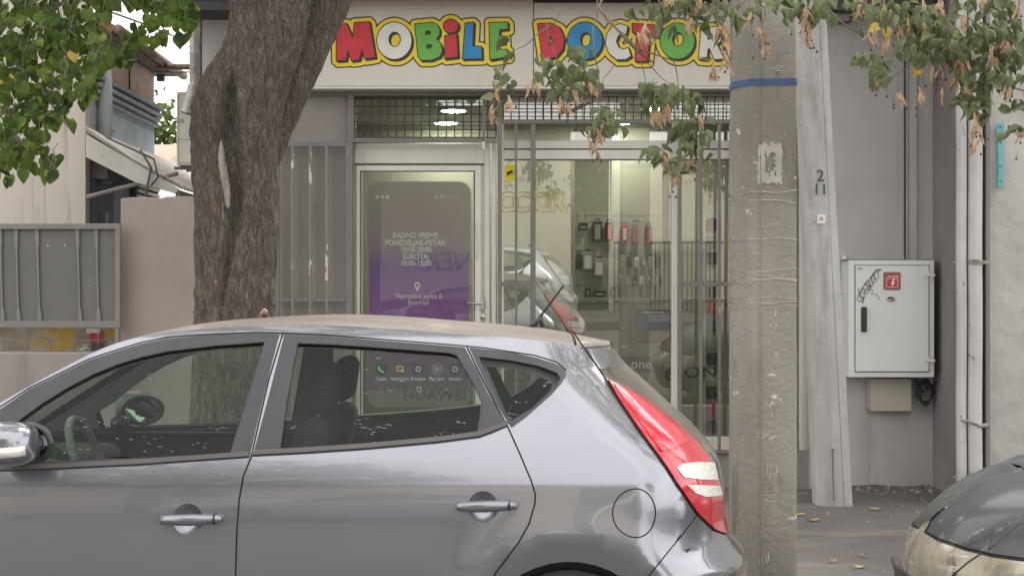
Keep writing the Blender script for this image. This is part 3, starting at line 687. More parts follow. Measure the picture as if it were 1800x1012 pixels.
        b = MB().tube([tuple(cc_ - mn * .004 + mt * yy * 1.04 + Vector((0, 0, zz * 1.05))) for yy, zz in ellp + ellp[:1]], .012, 8, caps=False); b.build('mirror_rim', M['satin_black'], mo, smooth=True)
        b = MB(); F0 = -.075      # indicator strip wrapping the outer face
        for i in range(13):
            a = -.9 + 1.75 * i / 12; yy = -s * .1285 * math.cos(a); xx = .108 * math.sin(a)
            for dz in (-.034, .0): b.v.append((c.x + xx, c.y + yy, c.z + dz - .006 + .012 * i / 12))
        for i in range(12): b.f.append((2 * i, 2 * i + 2, 2 * i + 3, 2 * i + 1)); b.mi.append(0)
        o = b.build('indicator_lens', M['lens_white'], mo, smooth=True); q = o.modifiers.new('s', 'SOLIDIFY'); q.thickness = .008; q.offset = 0
    for x, zz in ((.20, .305), (-2.45, .305)):
        for s in (1, -1): wheel(t, x, Yc - s * .76, zz, .305, s)
    return t
hatch = build_hatchback()

# ---------------------------------------------------------------- the black car behind it
ARCH2 = [(2.30, .31, .34, .014), (4.95, .31, .34, .012)]
RAIL2 = [(2.07, .877), (2.11, .885), (2.17, .893), (2.25, .904), (2.6, .955), (2.85, .99), (3.1, 1.13), (3.45, 1.33), (3.7, 1.40), (4.2, 1.43), (4.8, 1.38), (5.2, 1.25), (5.6, 1.02), (5.85, .98)]
BK = Shell(NEAR + .06 + .87,
    [(.15, .76), (.3, .83), (.5, .86), (.65, .87), (.80, .865), (.9, .84), (1.0, .80), (1.2, .70), (1.35, .62), (1.45, .5)],
    [(.15, 5.8), (.3, 5.93), (.6, 5.95), (.9, 5.9), (1.0, 5.86), (1.5, 5.8)],
    [(.15, 1.71), (.25, 1.64), (.4, 1.60), (.51, 1.605), (.6, 1.64), (.663, 1.69), (.72, 1.75), (.79, 1.85), (.847, 1.97), (.893, 2.11), (.93, 2.29), (.96, 2.47), (1.0, 2.75), (1.5, 2.9)], .5, .62, 3.5, ARCH2, RAIL2,
    [(2.05, .0), (2.2, .02), (2.5, .045), (2.8, .05), (3.1, .03), (3.7, .04), (4.8, .05), (5.8, .04)], .02)
M['black_paint'] = mat('black_paint', (.03, .031, .036), .45, (.055, .055, .058), 5, coat=.4, coatr=.14, speck=[((.20, .19, .17), 14, (1, 1, 1), .60, .74)])
M['lamp_yellowed'] = mat('lamp_yellowed', (.24, .22, .15), .14, (.52, .49, .38), 5, stretch=(1, 1.5, 1), lo=.35, hi=.7, coat=1, coatr=.03, bump=.002, bs=14, speck=[((.62, .60, .50), 16, (1, 1, .4), .64, .74), ((.07, .065, .045), 7, (1, 1, .5), .60, .7)])
def build_black():
    sh = BK; Yc = sh.Yc
    t = thing('parked_car', (3.5, Yc, 0), 'black car with a yellowed headlight, only its front corner in view behind the hatchback', 'car', 'cars parked along the kerb')
    hood = [(1617, 913), (1626, 932), (1650, 948), (1700, 965), (1750, 977), (1800, 984), (1900, 992)]
    hl = [(1616, 917), (1626, 936), (1650, 951), (1700, 968), (1750, 980), (1800, 987), (1900, 995), (1900, 1060), (1800, 1075), (1700, 1062), (1630, 1050), (1600, 1030), (1592, 1000), (1597, 965), (1604, 940)]
    hl_t = sh.trace(hl, step=6)
    rail = [(sh.x2u(x, sh.rail(x)), sh.rail(x)) for x in np.linspace(2.072, 5.85, 100)]
    top = [(sh.umin(z), z) for z in np.linspace(.2, .876, 24)]
    outline = rail + [(sh.umax(z), z) for z in np.linspace(.95, .2, 10)] + [(u, .2) for u in np.linspace(sh.umax(.2), sh.umin(.2), 40)[1:-1]] + top
    arch = [[(ax + r * math.cos(a), az + r * math.sin(a)) for a in np.linspace(0, 2 * math.pi, 40)[:-1]] for ax, az, r, _ in ARCH2]
    def win(x0, x1, x2, x3): return [(x0, 1.0), (x1, 1.0), (x2, sh.rail(x2) - .06), (x3, sh.rail(x3) - .06)]
    wf = [(3.15, 1.02), (4.05, 1.02), (4.05, sh.rail(4.05) - .06), (3.75, sh.rail(3.75) - .06), (3.45, sh.rail(3.45) - .08)]
    wr = [(4.13, 1.02), (5.05, 1.04), (4.95, sh.rail(4.95) - .08), (4.5, sh.rail(4.5) - .06), (4.13, sh.rail(4.13) - .06)]
    for s in (1, -1):
        panel(sh, 'body_side', outline, arch + [wf, wr], M['black_paint'], t, side=s, rim=.012, step=.05)
        panel(sh, 'window_glass', wf, [], M['car_glass'], t, off=-.01, side=s, rim=0, step=.1); panel(sh, 'window_glass', wr, [], M['car_glass'], t, off=-.01, side=s, rim=0, step=.1)
        h = panel(sh, 'headlight', hl_t, [], M['lamp_yellowed'], t, off=.006, side=s, rim=.02, step=.03)
        seam(sh, 'headlight_seal', hl_t, M['gap'], h, .004, .003, s, True)
        seam(sh, 'lens_edge', sh.trace([(1728, 974), (1705, 990), (1680, 1012), (1668, 1035)], False, 6), M['satin_black'], h, .003, .007, s)
        for xx in ((3.55, 4.1),): seam(sh, 'door_seam', [(4.09, z) for z in np.linspace(.3, 1.38, 20)], M['gap'], t, .003, 0, s)
        seam(sh, 'bonnet_seam', sh.trace([(1610, 908), (1622, 930), (1650, 946), (1700, 963), (1750, 975), (1800, 982), (1900, 990)], False, 6), M['gap'], t, .0035, .001, s)
        seam(sh, 'bonnet_crease', sh.trace([(1632, 925), (1690, 868), (1740, 838), (1800, 812)], False, 6), M['black_paint'], t, .006, -.003, s)
        seam(sh, 'bonnet_crease', sh.trace([(1740, 965), (1775, 930), (1812, 895)], False, 6), M['black_paint'], t, .006, -.003, s)
    toppanel(sh, 'bonnet', 2.072, 2.85, -1, 1, M['black_paint'], t, nx=20)
    toppanel(sh, 'windscreen', 2.86, 3.6, -.95, .95, M['car_glass'], t, nx=12); toppanel(sh, 'roof', 3.6, 5.0, -1, 1, M['black_paint'], t, nx=20)
    toppanel(sh, 'rear_window', 5.0, 5.62, -.95, .95, M['car_glass'], t, nx=10); toppanel(sh, 'boot_lid', 5.62, 5.84, -1, 1, M['black_paint'], t, nx=6)
    MB().box(1.9, 5.7, Yc - .74, Yc + .74, .19, .34).box(2.25, 2.75, Yc - .6, Yc + .6, .3, .7).build('floor_pan', M['cabin_dark'], t)
    MB().tube([(1.65, Yc - .45, .44), (1.605, Yc - .2, .44), (1.605, Yc + .2, .44), (1.65, Yc + .45, .44)], .02, 8).tube([(1.66, Yc - .45, .38), (1.61, Yc, .38), (1.66, Yc + .45, .38)], .018, 8).build('grille', M['satin_black'], t, smooth=True)
    for x in (2.30, 4.95):
        for s in (1, -1): wheel(t, x, Yc - s * .75, .31, .31, s)
    return t
black_car = build_black()
# ---------------------------------------------------------------- ground
F = 12.9                 # plane of the shop front
GZ = .12                 # pavement level
def XF_(px, Y=F): return (px - 900) / FPX * Y
def ZF_(py, Y=F): return CAMZ - (py - HOR) / FPX * Y
tag(MB().add([(-60, -60, -.02), (60, -60, -.02), (60, 80, -.02), (-60, 80, -.02)], [(0, 1, 2, 3)]).build('ground', M['road'], None), kind='structure')
tag(MB().box(-60, 60, -1.2, 8.0, -.10, -.0).build('road', M['road'], None), kind='structure')
b = MB(); nx, ny = 150, 70       # pavement, crumbling along the foot of the wall
for j in range(ny + 1):
    y = 8.14 + (13.0 - 8.14) * j / ny
    for i in range(nx + 1):
        x = -9 + 17 * i / nx; e = max(0, (y - 11.9) / 1.0)
        z = GZ + .012 * noise.noise((x * 1.3, y * 1.3, 0)) + e * (.03 * noise.noise((x * 3, y * 6, 4)) + .02 * noise.noise((x * 11, y * 14, 9)) + .02)
        b.v.append((x, y, z))
for j in range(ny):
    for i in range(nx): k = j * (nx + 1) + i; b.f.append((k, k + 1, k + nx + 2, k + nx + 1)); b.mi.append(0)
tag(b.build('pavement', M['asphalt'], None, smooth=True), kind='structure')
tag(MB().box(-30, -9, 8.14, 13, -.1, GZ).box(8, 30, 8.14, 13, -.1, GZ).build('pavement', M['asphalt'], None), kind='structure')
kb = MB()
for i in range(40): kb.box(-20 + i, -19.008 + i, 8.0, 8.14, -.1, GZ + .004)
tag(kb.build('kerb', M['kerb'], None, bevel=.008), kind='structure')
tag(MB().box(-60, 60, -6.0, -3.4, -.1, .13).build('pavement', M['asphalt'], None), kind='structure')
tag(MB().box(-30, -3.2, 13, 60, -.1, .05).build('yard', M['asphalt'], None), kind='structure')

# ---------------------------------------------------------------- the shop building
XL, XRW = XF_(346), 3.18
shop = thing('shop_building', (0, F + 2, GZ), 'grey plastered shop building with a glazed front, mesh grilles and a lit room inside', 'building')
zt = 3.78
b = MB()
xo0, xo1 = XF_(612), XF_(1422)        # the shop front opening
zo1 = ZF_(166); zsill = ZF_(792)
b.box(XL, xo0, F, F + .3, GZ - .1, zt)
b.box(xo0, xo1, F, F + .3, zo1, zt)
b.box(XF_(862), xo1, F, F + .3, GZ - .1, zsill)
b.build('front_wall', M['stucco'], shop)
b = MB().box(xo1, XRW + .3, F - .001, F + .3, GZ - .1, 4.4)
b.build('side_wall', M['stucco_lilac'], shop)
b = MB().box(XL - .001, XL + .3, F + .3, F + 8, GZ - .1, zt); b.build('side_wall', M['stucco_dark'], shop)
M['soffit'] = mat('soffit', (.05, .048, .05), .8, (.075, .07, .07), 4)
M['tiles'] = mat('tiles', (.34, .13, .07), .9, (.48, .22, .13), 7, bump=.02, bs=16, bstretch=(6, .6, 1))
b = MB(); b.box(XL - .25, XF_(560), F - .45, F + .3, 3.66, 3.80).box(XF_(938), XRW + .4, F - .32, F + .3, ZF_(-2), ZF_(-2) + .16)
b.build('eaves', M['soffit'], shop, bevel=.006)
b = MB().add([(XL - .3, F - .5, 3.82), (XRW + .6, F - .5, 3.82), (XRW + .6, F + 4, 5.6), (XL - .3, F + 4, 5.6), (XL - .3, F + 8.3, 3.82), (XRW + .6, F + 8.3, 3.82)], [(0, 1, 2, 3), (3, 2, 5, 4)])
b.build('roof', M['tiles'], shop, fix=False).modifiers.new('s', 'SOLIDIFY').thickness = .08
# step in the render where the awning box meets the wall behind the tree
MB().box(XF_(352), XF_(403), F - .028, F - .002, ZF_(146), ZF_(26)).build('wall_patch', M['stucco_lilac'], shop, bevel=.004)
# steel lintel
MB().pbox(530, 1424, 155, 170, F, -.05, -.002).build('lintel', M['steel'], shop, bevel=.004)
# ---- interior
M['room_wall'] = mat('room_wall', (.29, .30, .235), .8, (.35, .36, .28), 1)
M['room_pale'] = mat('room_pale', (.46, .45, .38), .7, (.52, .50, .43), 1)
M['room_floor'] = mat('room_floor', (.25, .23, .2), .35, (.30, .28, .25), 2)
M['room_ceiling'] = mat('room_ceiling', (.55, .55, .48), .8)
x0, x1, y0, y1, zc = XL + .3, XRW - .1, F + .3, F + 3.4, 3.22
b = MB().box(x0, x1, y1, y1 + .1, GZ, zc); b.build('room_wall', M['room_wall'], shop)
MB().box(x0 - .05, x0, y0, y1, GZ, zc).box(x1, x1 + .05, y0, y1, GZ, zc).build('room_wall', M['room_pale'], shop)
MB().box(x0, x1, y0 - .05, y1, zc, zc + .08).build('room_ceiling', M['room_ceiling'], shop)
MB().box(x0, x1, y0 - .2, y1, GZ - .08, GZ + .03).build('room_floor', M['room_floor'], shop)
MB().box(XF_(1012, 15.6), XF_(1076, 15.6), 15.6, 15.85, GZ, zc).build('room_pillar', M['room_wall'], shop, bevel=.01)
M['pegboard'] = mat('pegboard', (.36, .36, .30), .6, (.42, .41, .35), 3)
# ceiling lamps
M['lit'] = mat('lit', (1, 1, 1), .5, emit=((1.0, .95, .84), 70))
for px, py in ((797, 194), (784, 238), (1150, 191), (1090, 235)):
    Y = FPX * (zc - .015 - CAMZ) / (HOR - py); c = Vector((XF_(px, Y), Y, zc))
    if Y > y1 - .2: Y = y1 - .35; c = Vector((XF_(px, Y), Y, zc))
    t = thing('ceiling_lamp', tuple(c), {797: 'round lit ceiling lamp above the shop door, nearer the glass', 784: 'round lit ceiling lamp above the shop door, deeper in the room', 1150: 'round lit ceiling lamp behind the leaves over the shop window, nearer the glass', 1090: 'round lit ceiling lamp over the shop window, deeper in the room'}[px], 'ceiling lamp', 'round lamps in the shop ceiling')
    MB().lathe([(.12, 0), (.125, -.02), (.105, -.022)], c, 'Z', 28).build('lamp_ring', M['sg_white'], t, smooth=40)
    MB().lathe([(.10, -.02), (.10, -.026)], c, 'Z', 28).build('diffuser', M['lit'], t)
# ---- glazing: transom over the door
def frame(b, px0, px1, py0, py1, wpx, Y, d0, d1):
    b.pbox(px0, px0 + wpx, py0, py1, Y, d0, d1); b.pbox(px1 - wpx, px1, py0, py1, Y, d0, d1)
    b.pbox(px0 + wpx, px1 - wpx, py0, py0 + wpx, Y, d0, d1); b.pbox(px0 + wpx, px1 - wpx, py1 - wpx, py1, Y, d0, d1)
def pane(name, px0, px1, py0, py1, Y, m, parent, tilt=1.0):
    a = P(px0, py0, Y); c = P(px1, py1, Y); h = (a.z - c.z) * math.tan(R(tilt)); Y = Y + h * .5
    v = [(a.x, Y, c.z), (c.x, Y, c.z), (c.x, Y - h, a.z), (a.x, Y - h, a.z)]
    return MB().add(v, [(0, 1, 2, 3)]).build(name, m, parent, fix=False)
G = F + .12
door = thing('shop_door', tuple(P(736, 860, G)), 'white framed glass shop door with a purple phone poster and opening hours', 'door')
b = MB(); b.pbox(624, 638, 262, 862, G, -.03, .05).pbox(838, 852, 262, 862, G, -.03, .05).pbox(638, 838, 262, 288, G, -.03, .05)
b.build('door_frame', M['upvc'], door, bevel=.005)
b = MB(); b.pbox(628, 636.5, 292, 850, G, -.055, -.031).pbox(832, 846, 292, 850, G, -.055, -.031).pbox(636.5, 832, 292, 303, G, -.055, -.031).pbox(636.5, 832, 806, 850, G, -.055, -.031)
b.build('door_leaf', M['upvc'], door, bevel=.004)
b = MB(); frame(b, 634, 835, 301, 808, 2.2, G, -.058, -.056); b.build('glazing_gasket', M['upvc_edge'], door)
MB().pbox(624, 852, 288, 292, G, -.033, -.031).build('frame_line', M['upvc_edge'], door)
pane('door_glass', 636, 833, 303, 806, G - .03, M['door_glass'], door, .6)
hd = MB(); p = P(847, 533, G - .055)
hd.lathe([(.012, 0), (.012, -.05)], p, 'Y', 12).tube([p + Vector((.0, -.05, 0)), p + Vector((-.02, -.055, 0)), p + Vector((-.11, -.05, .001))], [.012, .011, .008], 10)
ho = hd.build('door_handle', M['chrome'], door, smooth=50)
MB().pbox(842, 851, 522, 545, G, -.062, -.0551).build('handle_plate', M['chrome'], ho, bevel=.006)
MB().lathe([(.018, 0), (.018, -.01), (.011, -.012)], P(848, 557, G - .055), 'Y', 16).build('lock', M['chrome'], ho, smooth=40)
# right side post of the door
MB().pbox(852, 861, 250, 862, G, -.05, .05).build('frame_post', M['upvc'], door, bevel=.004)
MB().pbox(864, 872, 250, 862, G, -.045, .05).build('frame_post', M['upvc'], door, bevel=.004)
# the poster behind the door glass: a big phone
def gradmat(name, stops):
    m = bpy.data.materials.new(name); m.use_nodes = True; t = m.node_tree; p = t.nodes['Principled BSDF']; p.inputs['Roughness'].default_value = .5
    tc = t.nodes.new('ShaderNodeTexCoord'); sx = t.nodes.new('ShaderNodeSeparateXYZ'); t.links.new(tc.outputs['Object'], sx.inputs[0])
    n = t.nodes.new('ShaderNodeTexNoise'); n.inputs['Scale'].default_value = 1.6; t.links.new(tc.outputs['Object'], n.inputs['Vector'])
    ad = t.nodes.new('ShaderNodeMath'); ad.operation = 'MULTIPLY_ADD'; ad.inputs[1].default_value = .0; t.links.new(n.outputs['Fac'], ad.inputs[0]); t.links.new(sx.outputs[2], ad.inputs[2])
    mr = t.nodes.new('ShaderNodeMapRange'); mr.inputs[1].default_value = stops[0][0]; mr.inputs[2].default_value = stops[-1][0]; t.links.new(ad.outputs[0], mr.inputs[0])
    r = t.nodes.new('ShaderNodeValToRGB'); z0, z1 = stops[0][0], stops[-1][0]
    r.color_ramp.elements[0].color = (*stops[0][1], 1); r.color_ramp.elements[1].color = (*stops[-1][1], 1)
    for z, c in stops[1:-1]: r.color_ramp.elements.new((z - z0) / (z1 - z0)).color = (*c, 1)
    t.links.new(mr.outputs[0], r.inputs[0]); t.links.new(r.outputs[0], p.inputs['Base Color']); return m
GP = G - .02
def rrect(px0, px1, py0, py1, rad, Y, n=8):
    out = []
    for cx, cy, a0 in ((px1 - rad, py0 + rad, -90), (px1 - rad, py1 - rad, 0), (px0 + rad, py1 - rad, 90), (px0 + rad, py0 + rad, 180)):
        for i in range(n + 1):
            a = R(a0 + 90 * i / n); q = P(cx + rad * math.cos(a), cy + rad * math.sin(a), Y); out.append((q.x, q.z))
    return out
M['phone_case'] = mat('phone_case', (.50, .47, .42), .5)
M['phone_screen'] = gradmat('phone_screen', [(ZF_(690), (.42, .33, .42)), (ZF_(600), (.48, .24, .53)), (ZF_(545), (.44, .20, .55)), (ZF_(470), (.28, .18, .48)), (ZF_(430), (.42, .36, .40)), (ZF_(330), (.50, .46, .41))])
po = thing('phone_poster', tuple(P(736, 716, GP)), 'tall poster of a phone with a grey to purple screen behind the door glass', 'poster')
MB().prism(rrect(645, 828, 319, 716, 22, GP), GP, GP + .003).build('phone_case', M['phone_case'], po)
MB().prism(rrect(649, 824, 337, 686, 3, GP), GP - .002, GP - .0005).build('phone_screen', M['phone_screen'], po)
M['print_white'] = mat('print_white', (.92, .91, .90), .5); M['print_dark'] = mat('print_dark', (.07, .07, .07), .5)
TY = GP - .0045
for s_, y_, bo in (('RADNO VREME:', 414, .0012), ('PONEDELJAK-PETAK:', 427, 0), ('10:00-20:00', 439, 0), ('SUBOTA:', 451, 0), ('10:00-15:00', 463, 0)):
    text('poster_text', s_, P(731, y_, TY), .058, M['print_white'], po, sx=.86, bold=.0016)
text('poster_text', 'Vatroslava Jagica 6', P(736, 520.5, TY), .055, M['print_white'], po, sx=.86, bold=.0012)
MB().tube([P(759.2, 517.6, TY), P(760.4, 516.2, TY)], .0018, 5).build('poster_text', M['print_white'], po)
text('poster_text', 'Beograd', P(735, 531.5, TY), .055, M['print_white'], po, sx=.86, bold=.0012)
pin = [P(733.5 + 5.6 * math.cos(a), 501 + 5.6 * math.sin(a), TY) for a in np.linspace(R(150), R(390), 14)] + [P(733.5, 513, TY)]
hole = [P(733.5 + 2.2 * math.cos(a), 501 + 2.2 * math.sin(a), TY) for a in np.linspace(0, 2 * math.pi, 12)[:-1]]
MB().prism([(q.x, q.z) for q in pin], TY, TY + .001).build('map_pin', M['print_white'], po)
MB().prism([(q.x, q.z) for q in hole], TY - .001, TY - .0005).build('pin_hole', M['print_dark'], po)
for i, x in enumerate((660, 669, 678)): MB().prism(rrect(x, x + 6, 343, 349, 1.5, TY), TY, TY + .001).build('status_icon', M['print_white'], po)
text('poster_text', '▲ 96%  11:11', P(784, 346, TY), .038, M['print_white'], po, sx=.8)
for nm, x, c in (('Telefon', 670, (.06, .30, .12)), ('Nachrichten', 703, (.48, .36, .07)), ('Kontakte', 735, (.25, .28, .24)), ('Play Store', 768, (.55, .56, .55)), ('Kamera', 800, (.22, .26, .27))):
    m_ = mat('app_icon', c, .5)
    MB().prism(rrect(x - 10.5, x + 10.5, 638, 659, 7, TY), TY, TY + .001).build('app_icon', m_, po)
    q = MB()
    if nm == 'Telefon': q.tube([P(x - 4, 644, TY - .002), P(x - 3, 650, TY - .002), P(x + 4, 654, TY - .002)], [.006, .005, .006], 6)
    elif nm == 'Nachrichten': frame(q, x - 5.5, x + 5.5, 643, 652, 1.2, TY, -.002, -.001)
    elif nm == 'Play Store': q.prism([(P(x - 3, 643, TY).x, P(0, 643, TY).z), (P(x + 5, 648.5, TY).x, P(0, 648.5, TY).z), (P(x - 3, 654, TY).x, P(0, 654, TY).z)], TY - .002, TY - .001)
    else: q.tube([P(x + 4 * math.cos(a), 648.5 + 4 * math.sin(a), TY - .002) for a in np.linspace(0, 6.283, 14)], .003, 6)
    q.build('app_glyph', M['print_white'] if nm != 'Play Store' else M['phone_screen'], po)
    text('poster_text', nm, P(x, 665.5, TY), .036, M['print_white'], po, sx=.8)
q = MB(); frame(q, 732.5, 740.5, 680, 688, 1, TY, 0, .001); q.build('nav_button', M['print_white'], po)
MB().tube([P(x_, y_, TY) for x_, y_ in ((788, 684), (781, 684), (784, 681))], .002, 5).build('nav_button', M['print_white'], po)
MB().tube([P(x_, y_, TY) for x_, y_ in ((681, 681), (681, 686), (690, 686))], .002, 5).build('nav_button', M['print_white'], po)
text('maker_name', 'HUAWEI', P(764, 695.5, TY), .105, M['print_dark'], po, sx=1.18)

# ---- shop window (white frame, deep panes)
win = thing('shop_window', tuple(P(1150, 790, G)), 'large white framed shop window looking into the lit phone shop', 'window')
b = MB(); b.pbox(874, 886, 218, 790, G, -.04, .05).pbox(1404, 1419, 166, 792, G, -.04, .05).pbox(886, 1404, 768, 790, G, -.04, .05).pbox(886, 1404, 166, 180, G, -.04, .05)
b.pbox(886, 1404, 248, 262, G, -.04, .05).pbox(886, 1404, 264.5, 281, G, -.045, .05)
b.build('window_frame', M['upvc'], win, bevel=.005)
MB().pbox(1180, 1190, 262, 790, G, -.05, .05).build('mullion', M['upvc'], win, bevel=.004)
MB().pbox(1166, 1178, 282, 768, G, .06, .10).build('mullion', M['room_wall'], win, bevel=.004)
b = MB(); b.pbox(886, 1404, 262.2, 264.3, G, -.035, -.03).pbox(886, 1404, 281, 283, G, -.046, -.03); b.build('frame_line', M['upvc_edge'], win)
pane('window_pane', 886, 1180, 283, 768, G, M['shop_glass'], win, 1.8)
pane('window_pane', 1190, 1404, 283, 768, G, M['shop_glass'], win, 1.8)
pane('window_pane', 886, 1404, 180, 248, G, M['shop_glass'], win, 0.2)
fan = thing('fanlight', tuple(P(740, 245, G)), 'narrow glazed fanlight above the shop door, behind wire mesh', 'window')
b = MB(); frame(b, 622, 852, 172, 248, 3.5, G, -.03, .03); b.build('window_frame', M['steel'], fan, bevel=.003)
b = MB().pbox(626, 848, 253, 262, G, -.02, .03); b.build('window_frame', M['upvc'], fan)
pane('window_pane', 625, 849, 175, 245, G, M['shop_glass'], fan, .6)
# ---- wire mesh grilles
def mesh_grille(label, px0, px1, py0, py1, nx, ny, Y):
    t = thing('mesh_grille', tuple(P((px0 + px1) / 2, py1, Y)), label, 'grille', 'wire mesh grilles over the shop front')
    b = MB()
    for i in range(nx + 1):
        x = px0 + (px1 - px0) * i / nx; b.tube([P(x, py0, Y), P(x + .4 * math.sin(i * 2.1), (py0 + py1) / 2, Y), P(x, py1, Y)], .0042, 6)
    for j in range(ny + 1):
        y = py0 + (py1 - py0) * j / ny; b.tube([P(px0, y, Y - .006), P((px0 + px1) / 2, y + .5 * math.sin(j), Y - .006), P(px1, y, Y - .006)], .0042, 6)
    b.build('wire_mesh', M['wire'], t, smooth=True)
    return t
FG = F - .04
mg1 = mesh_grille('wire mesh grille in a grey steel frame above the shop door', 624, 872, 173, 242, 17, 5, FG + .01)
b = MB(); b.pbox(612, 622, 166, 251, FG, -.02, .02).pbox(848, 853, 168, 243, FG, -.02, .02).pbox(622, 848, 243, 251, FG, -.02, .02).pbox(853, 873, 243, 251, FG, -.02, .02); b.build('grille_frame', M['steel'], mg1, bevel=.003)
mg2 = mesh_grille('long wire mesh grille in a steel frame above the shop window', 884, 1400, 170, 211, 36, 3, FG + .01)
b = MB(); b.pbox(884, 1404, 211, 218, FG, -.02, .02).pbox(884, 1404, 166, 170, FG, -.02, .02); b.build('grille_frame', M['steel'], mg2, bevel=.003)
# ---- security bars
def bars(label, name_loc, posts, rails, Y, m, peel=None):
    t = thing('security_grille', tuple(P(name_loc[0], name_loc[1], Y)), label, 'grille', 'barred security grilles on the shop front')
    for px0, px1, py0, py1, k in posts:
        q = MB()
        if k == 'r': x = P((px0 + px1) / 2, 0, Y).x; q.tube([(x, Y, ZF_(py0, Y)), (x, Y, ZF_(py1, Y))], (px1 - px0) / FPX * Y / 2, 10)
        else: q.pbox(px0, px1, py0, py1, Y, -.018, .018)
        q.build('bar' if k != 'p' else 'post', M['bar_peel'] if k == 'b' else m, t, bevel=.003)
    for px0, px1, py0, py1 in rails:
        MB().pbox(px0, px1, py0, py1, Y, -.016, .016).build('rail', m, t, bevel=.003)
    return t
bars('grey steel bars on the plastered wall between the tree and the shop door', (548, 855), [(487, 491, 258, 850, 'p'), (608, 620, 251, 856, 'p'), (512, 517, 258, 850, 'b'), (543.5, 548.5, 258, 850, 'b'), (572, 577, 258, 850, 'b')],
     [(487, 608, 250, 258), (491, 512, 525, 530), (517, 543.5, 525, 530), (548.5, 572, 525, 530), (577, 608, 525, 530), (487, 608, 850, 856)], FG - .03, M['steel'])
bars('left leaf of the steel window grille, beside the shop door', (910, 790), [(875, 882, 166, 856, 'p'), (905, 909.5, 218, 790, 'b2'), (933, 941.5, 218, 790, 'p')],
     [(882, 905, 495, 503), (909.5, 933, 495, 503), (882, 933, 788, 796)], FG, M['steel'])
bars('right leaf of the steel window grille, left of the concrete pole', (1220, 790), [(1192, 1198, 218, 790, 'p'), (1229, 1234.5, 218, 790, 'b2'), (1262, 1267, 218, 790, 'b2'), (1282, 1288, 218, 790, 'p'), (1398, 1404, 166, 792, 'p')],
     [(1198, 1229, 496, 503), (1234.5, 1262, 496, 503), (1267, 1282, 496, 503), (1192, 1288, 790, 796)], FG, M['steel'])
MB()  # ----
# ---- things inside, seen through the window
def box_thing(name, label, cat, px0, px1, py0, py1, Y, d, m, group=None, bevel=.004):
    o = MB().pbox(px0, px1, py0, py1, Y, 0, d).build(name, m, None, bevel=bevel)
    return tag(o, label, cat, group)
pb = thing('display_wall', tuple(P(1105, 520, 15.4)), 'pale slotted display wall in the middle of the shop', 'display wall')
MB().pbox(1010, 1180, 372, 525, 15.45, 0, .05).build('board', M['pegboard'], pb)
q = MB()
for i in range(12): q.pbox(1010, 1180, 378 + i * 12.2, 379 + i * 12.2, 15.45, -.003, -.001)
for i in range(13): q.pbox(1014 + i * 13.2, 1015 + i * 13.2, 372, 525, 15.45, -.006, -.004)
q.build('slots', M['room_wall'], pb)
M['pack_black'] = mat('pack_black', (.02, .02, .022), .4); M['pack_red'] = mat('pack_red', (.5, .03, .05), .4); M['pack_grey'] = mat('pack_grey', (.22, .22, .2), .5, (.3, .3, .27), 30); M['pack_white'] = mat('pack_white', (.6, .6, .56), .4)
packs = [(1017, 1033, 392, 405, 'pack_black', 'pack_grey', 'small black boxed gadget high on the left of the display wall'), (1042, 1058, 389, 424, 'pack_black', 'pack_grey', 'tall black blister pack hanging left of the red one'),
         (1064, 1078, 390, 424, 'pack_black', 'pack_red', 'black and red blister pack on the display wall'), (1012, 1022, 446, 473, 'pack_black', 'pack_black', 'flat black phone case hanging at the left edge of the display wall'),
         (1024, 1042, 443, 475, 'pack_grey', 'pack_white', 'grey boxed accessory with a white face, left one of the pair'), (1044, 1062, 455, 486, 'pack_grey', 'pack_white', 'grey boxed accessory with a white face, right and lower one of the pair'),
         (1028, 1038, 505, 521, 'pack_black', 'pack_grey', 'small black box on the shelf, left of the three'), (1045, 1064, 510, 521, 'pack_black', 'pack_white', 'low black box on the shelf, middle of the three'), (1073, 1083, 504, 521, 'pack_black', 'pack_grey', 'small black box on the shelf, right of the three'),
         (1092, 1104, 395, 425, 'pack_red', 'pack_white', 'red blister pack behind the reflected railings, left'), (1112, 1122, 392, 428, 'pack_grey', 'pack_red', 'grey and red blister pack behind the reflected railings, middle'), (1134, 1146, 398, 430, 'pack_black', 'pack_red', 'black and red blister pack behind the reflected railings, right')]
for r_, (yy, hh) in enumerate(((398, 20), (448, 24), (484, 20))):
    for q_ in range(7):
        xx = 1087 + q_ * 12.3 + (r_ % 2) * 3
        if r_ == 0: continue
        packs.append((xx, xx + 8, yy + (q_ * 7) % 5, yy + hh - (q_ * 5) % 4, ['pack_black', 'pack_grey', 'pack_grey', 'pack_white'][(q_ * 3 + r_) % 4], ['pack_white', 'pack_grey', 'pack_black', 'pack_grey'][(q_ + r_) % 4], '%s packet, %s in the %s row on the right of the display wall' % (['black', 'grey', 'grey', 'white'][(q_ * 3 + r_) % 4], ['first', 'second', 'third', 'fourth', 'fifth', 'sixth', 'seventh'][q_], ['top', 'middle', 'lowest'][r_])))
for a, c, d, e, m1, m2, lb in packs:
    t = thing('accessory_pack', tuple(P((a + c) / 2, e, 15.4)), lb, 'packaged accessory', 'packaged phone accessories inside the shop')
    MB().pbox(a, c, d, e, 15.4, -.03, .03).build('pack', M[m1], t, bevel=.008)
    MB().pbox(a + 3, c - 3, d + 6, e - 3, 15.4, -.034, -.031).build('insert', M[m2], t)
    if e - d > 20: MB().tube([P((a + c) / 2 - 3, d, 15.4), P((a + c) / 2 - 3, d - 4, 15.4), P((a + c) / 2 + 3, d - 4, 15.4), P((a + c) / 2 + 3, d, 15.4)], .006, 6).build('hanger', M['pack_black'], t)
ct = thing('counter', tuple(P(1100, 800, 14.6)), 'long pale shop counter under the display wall', 'counter')
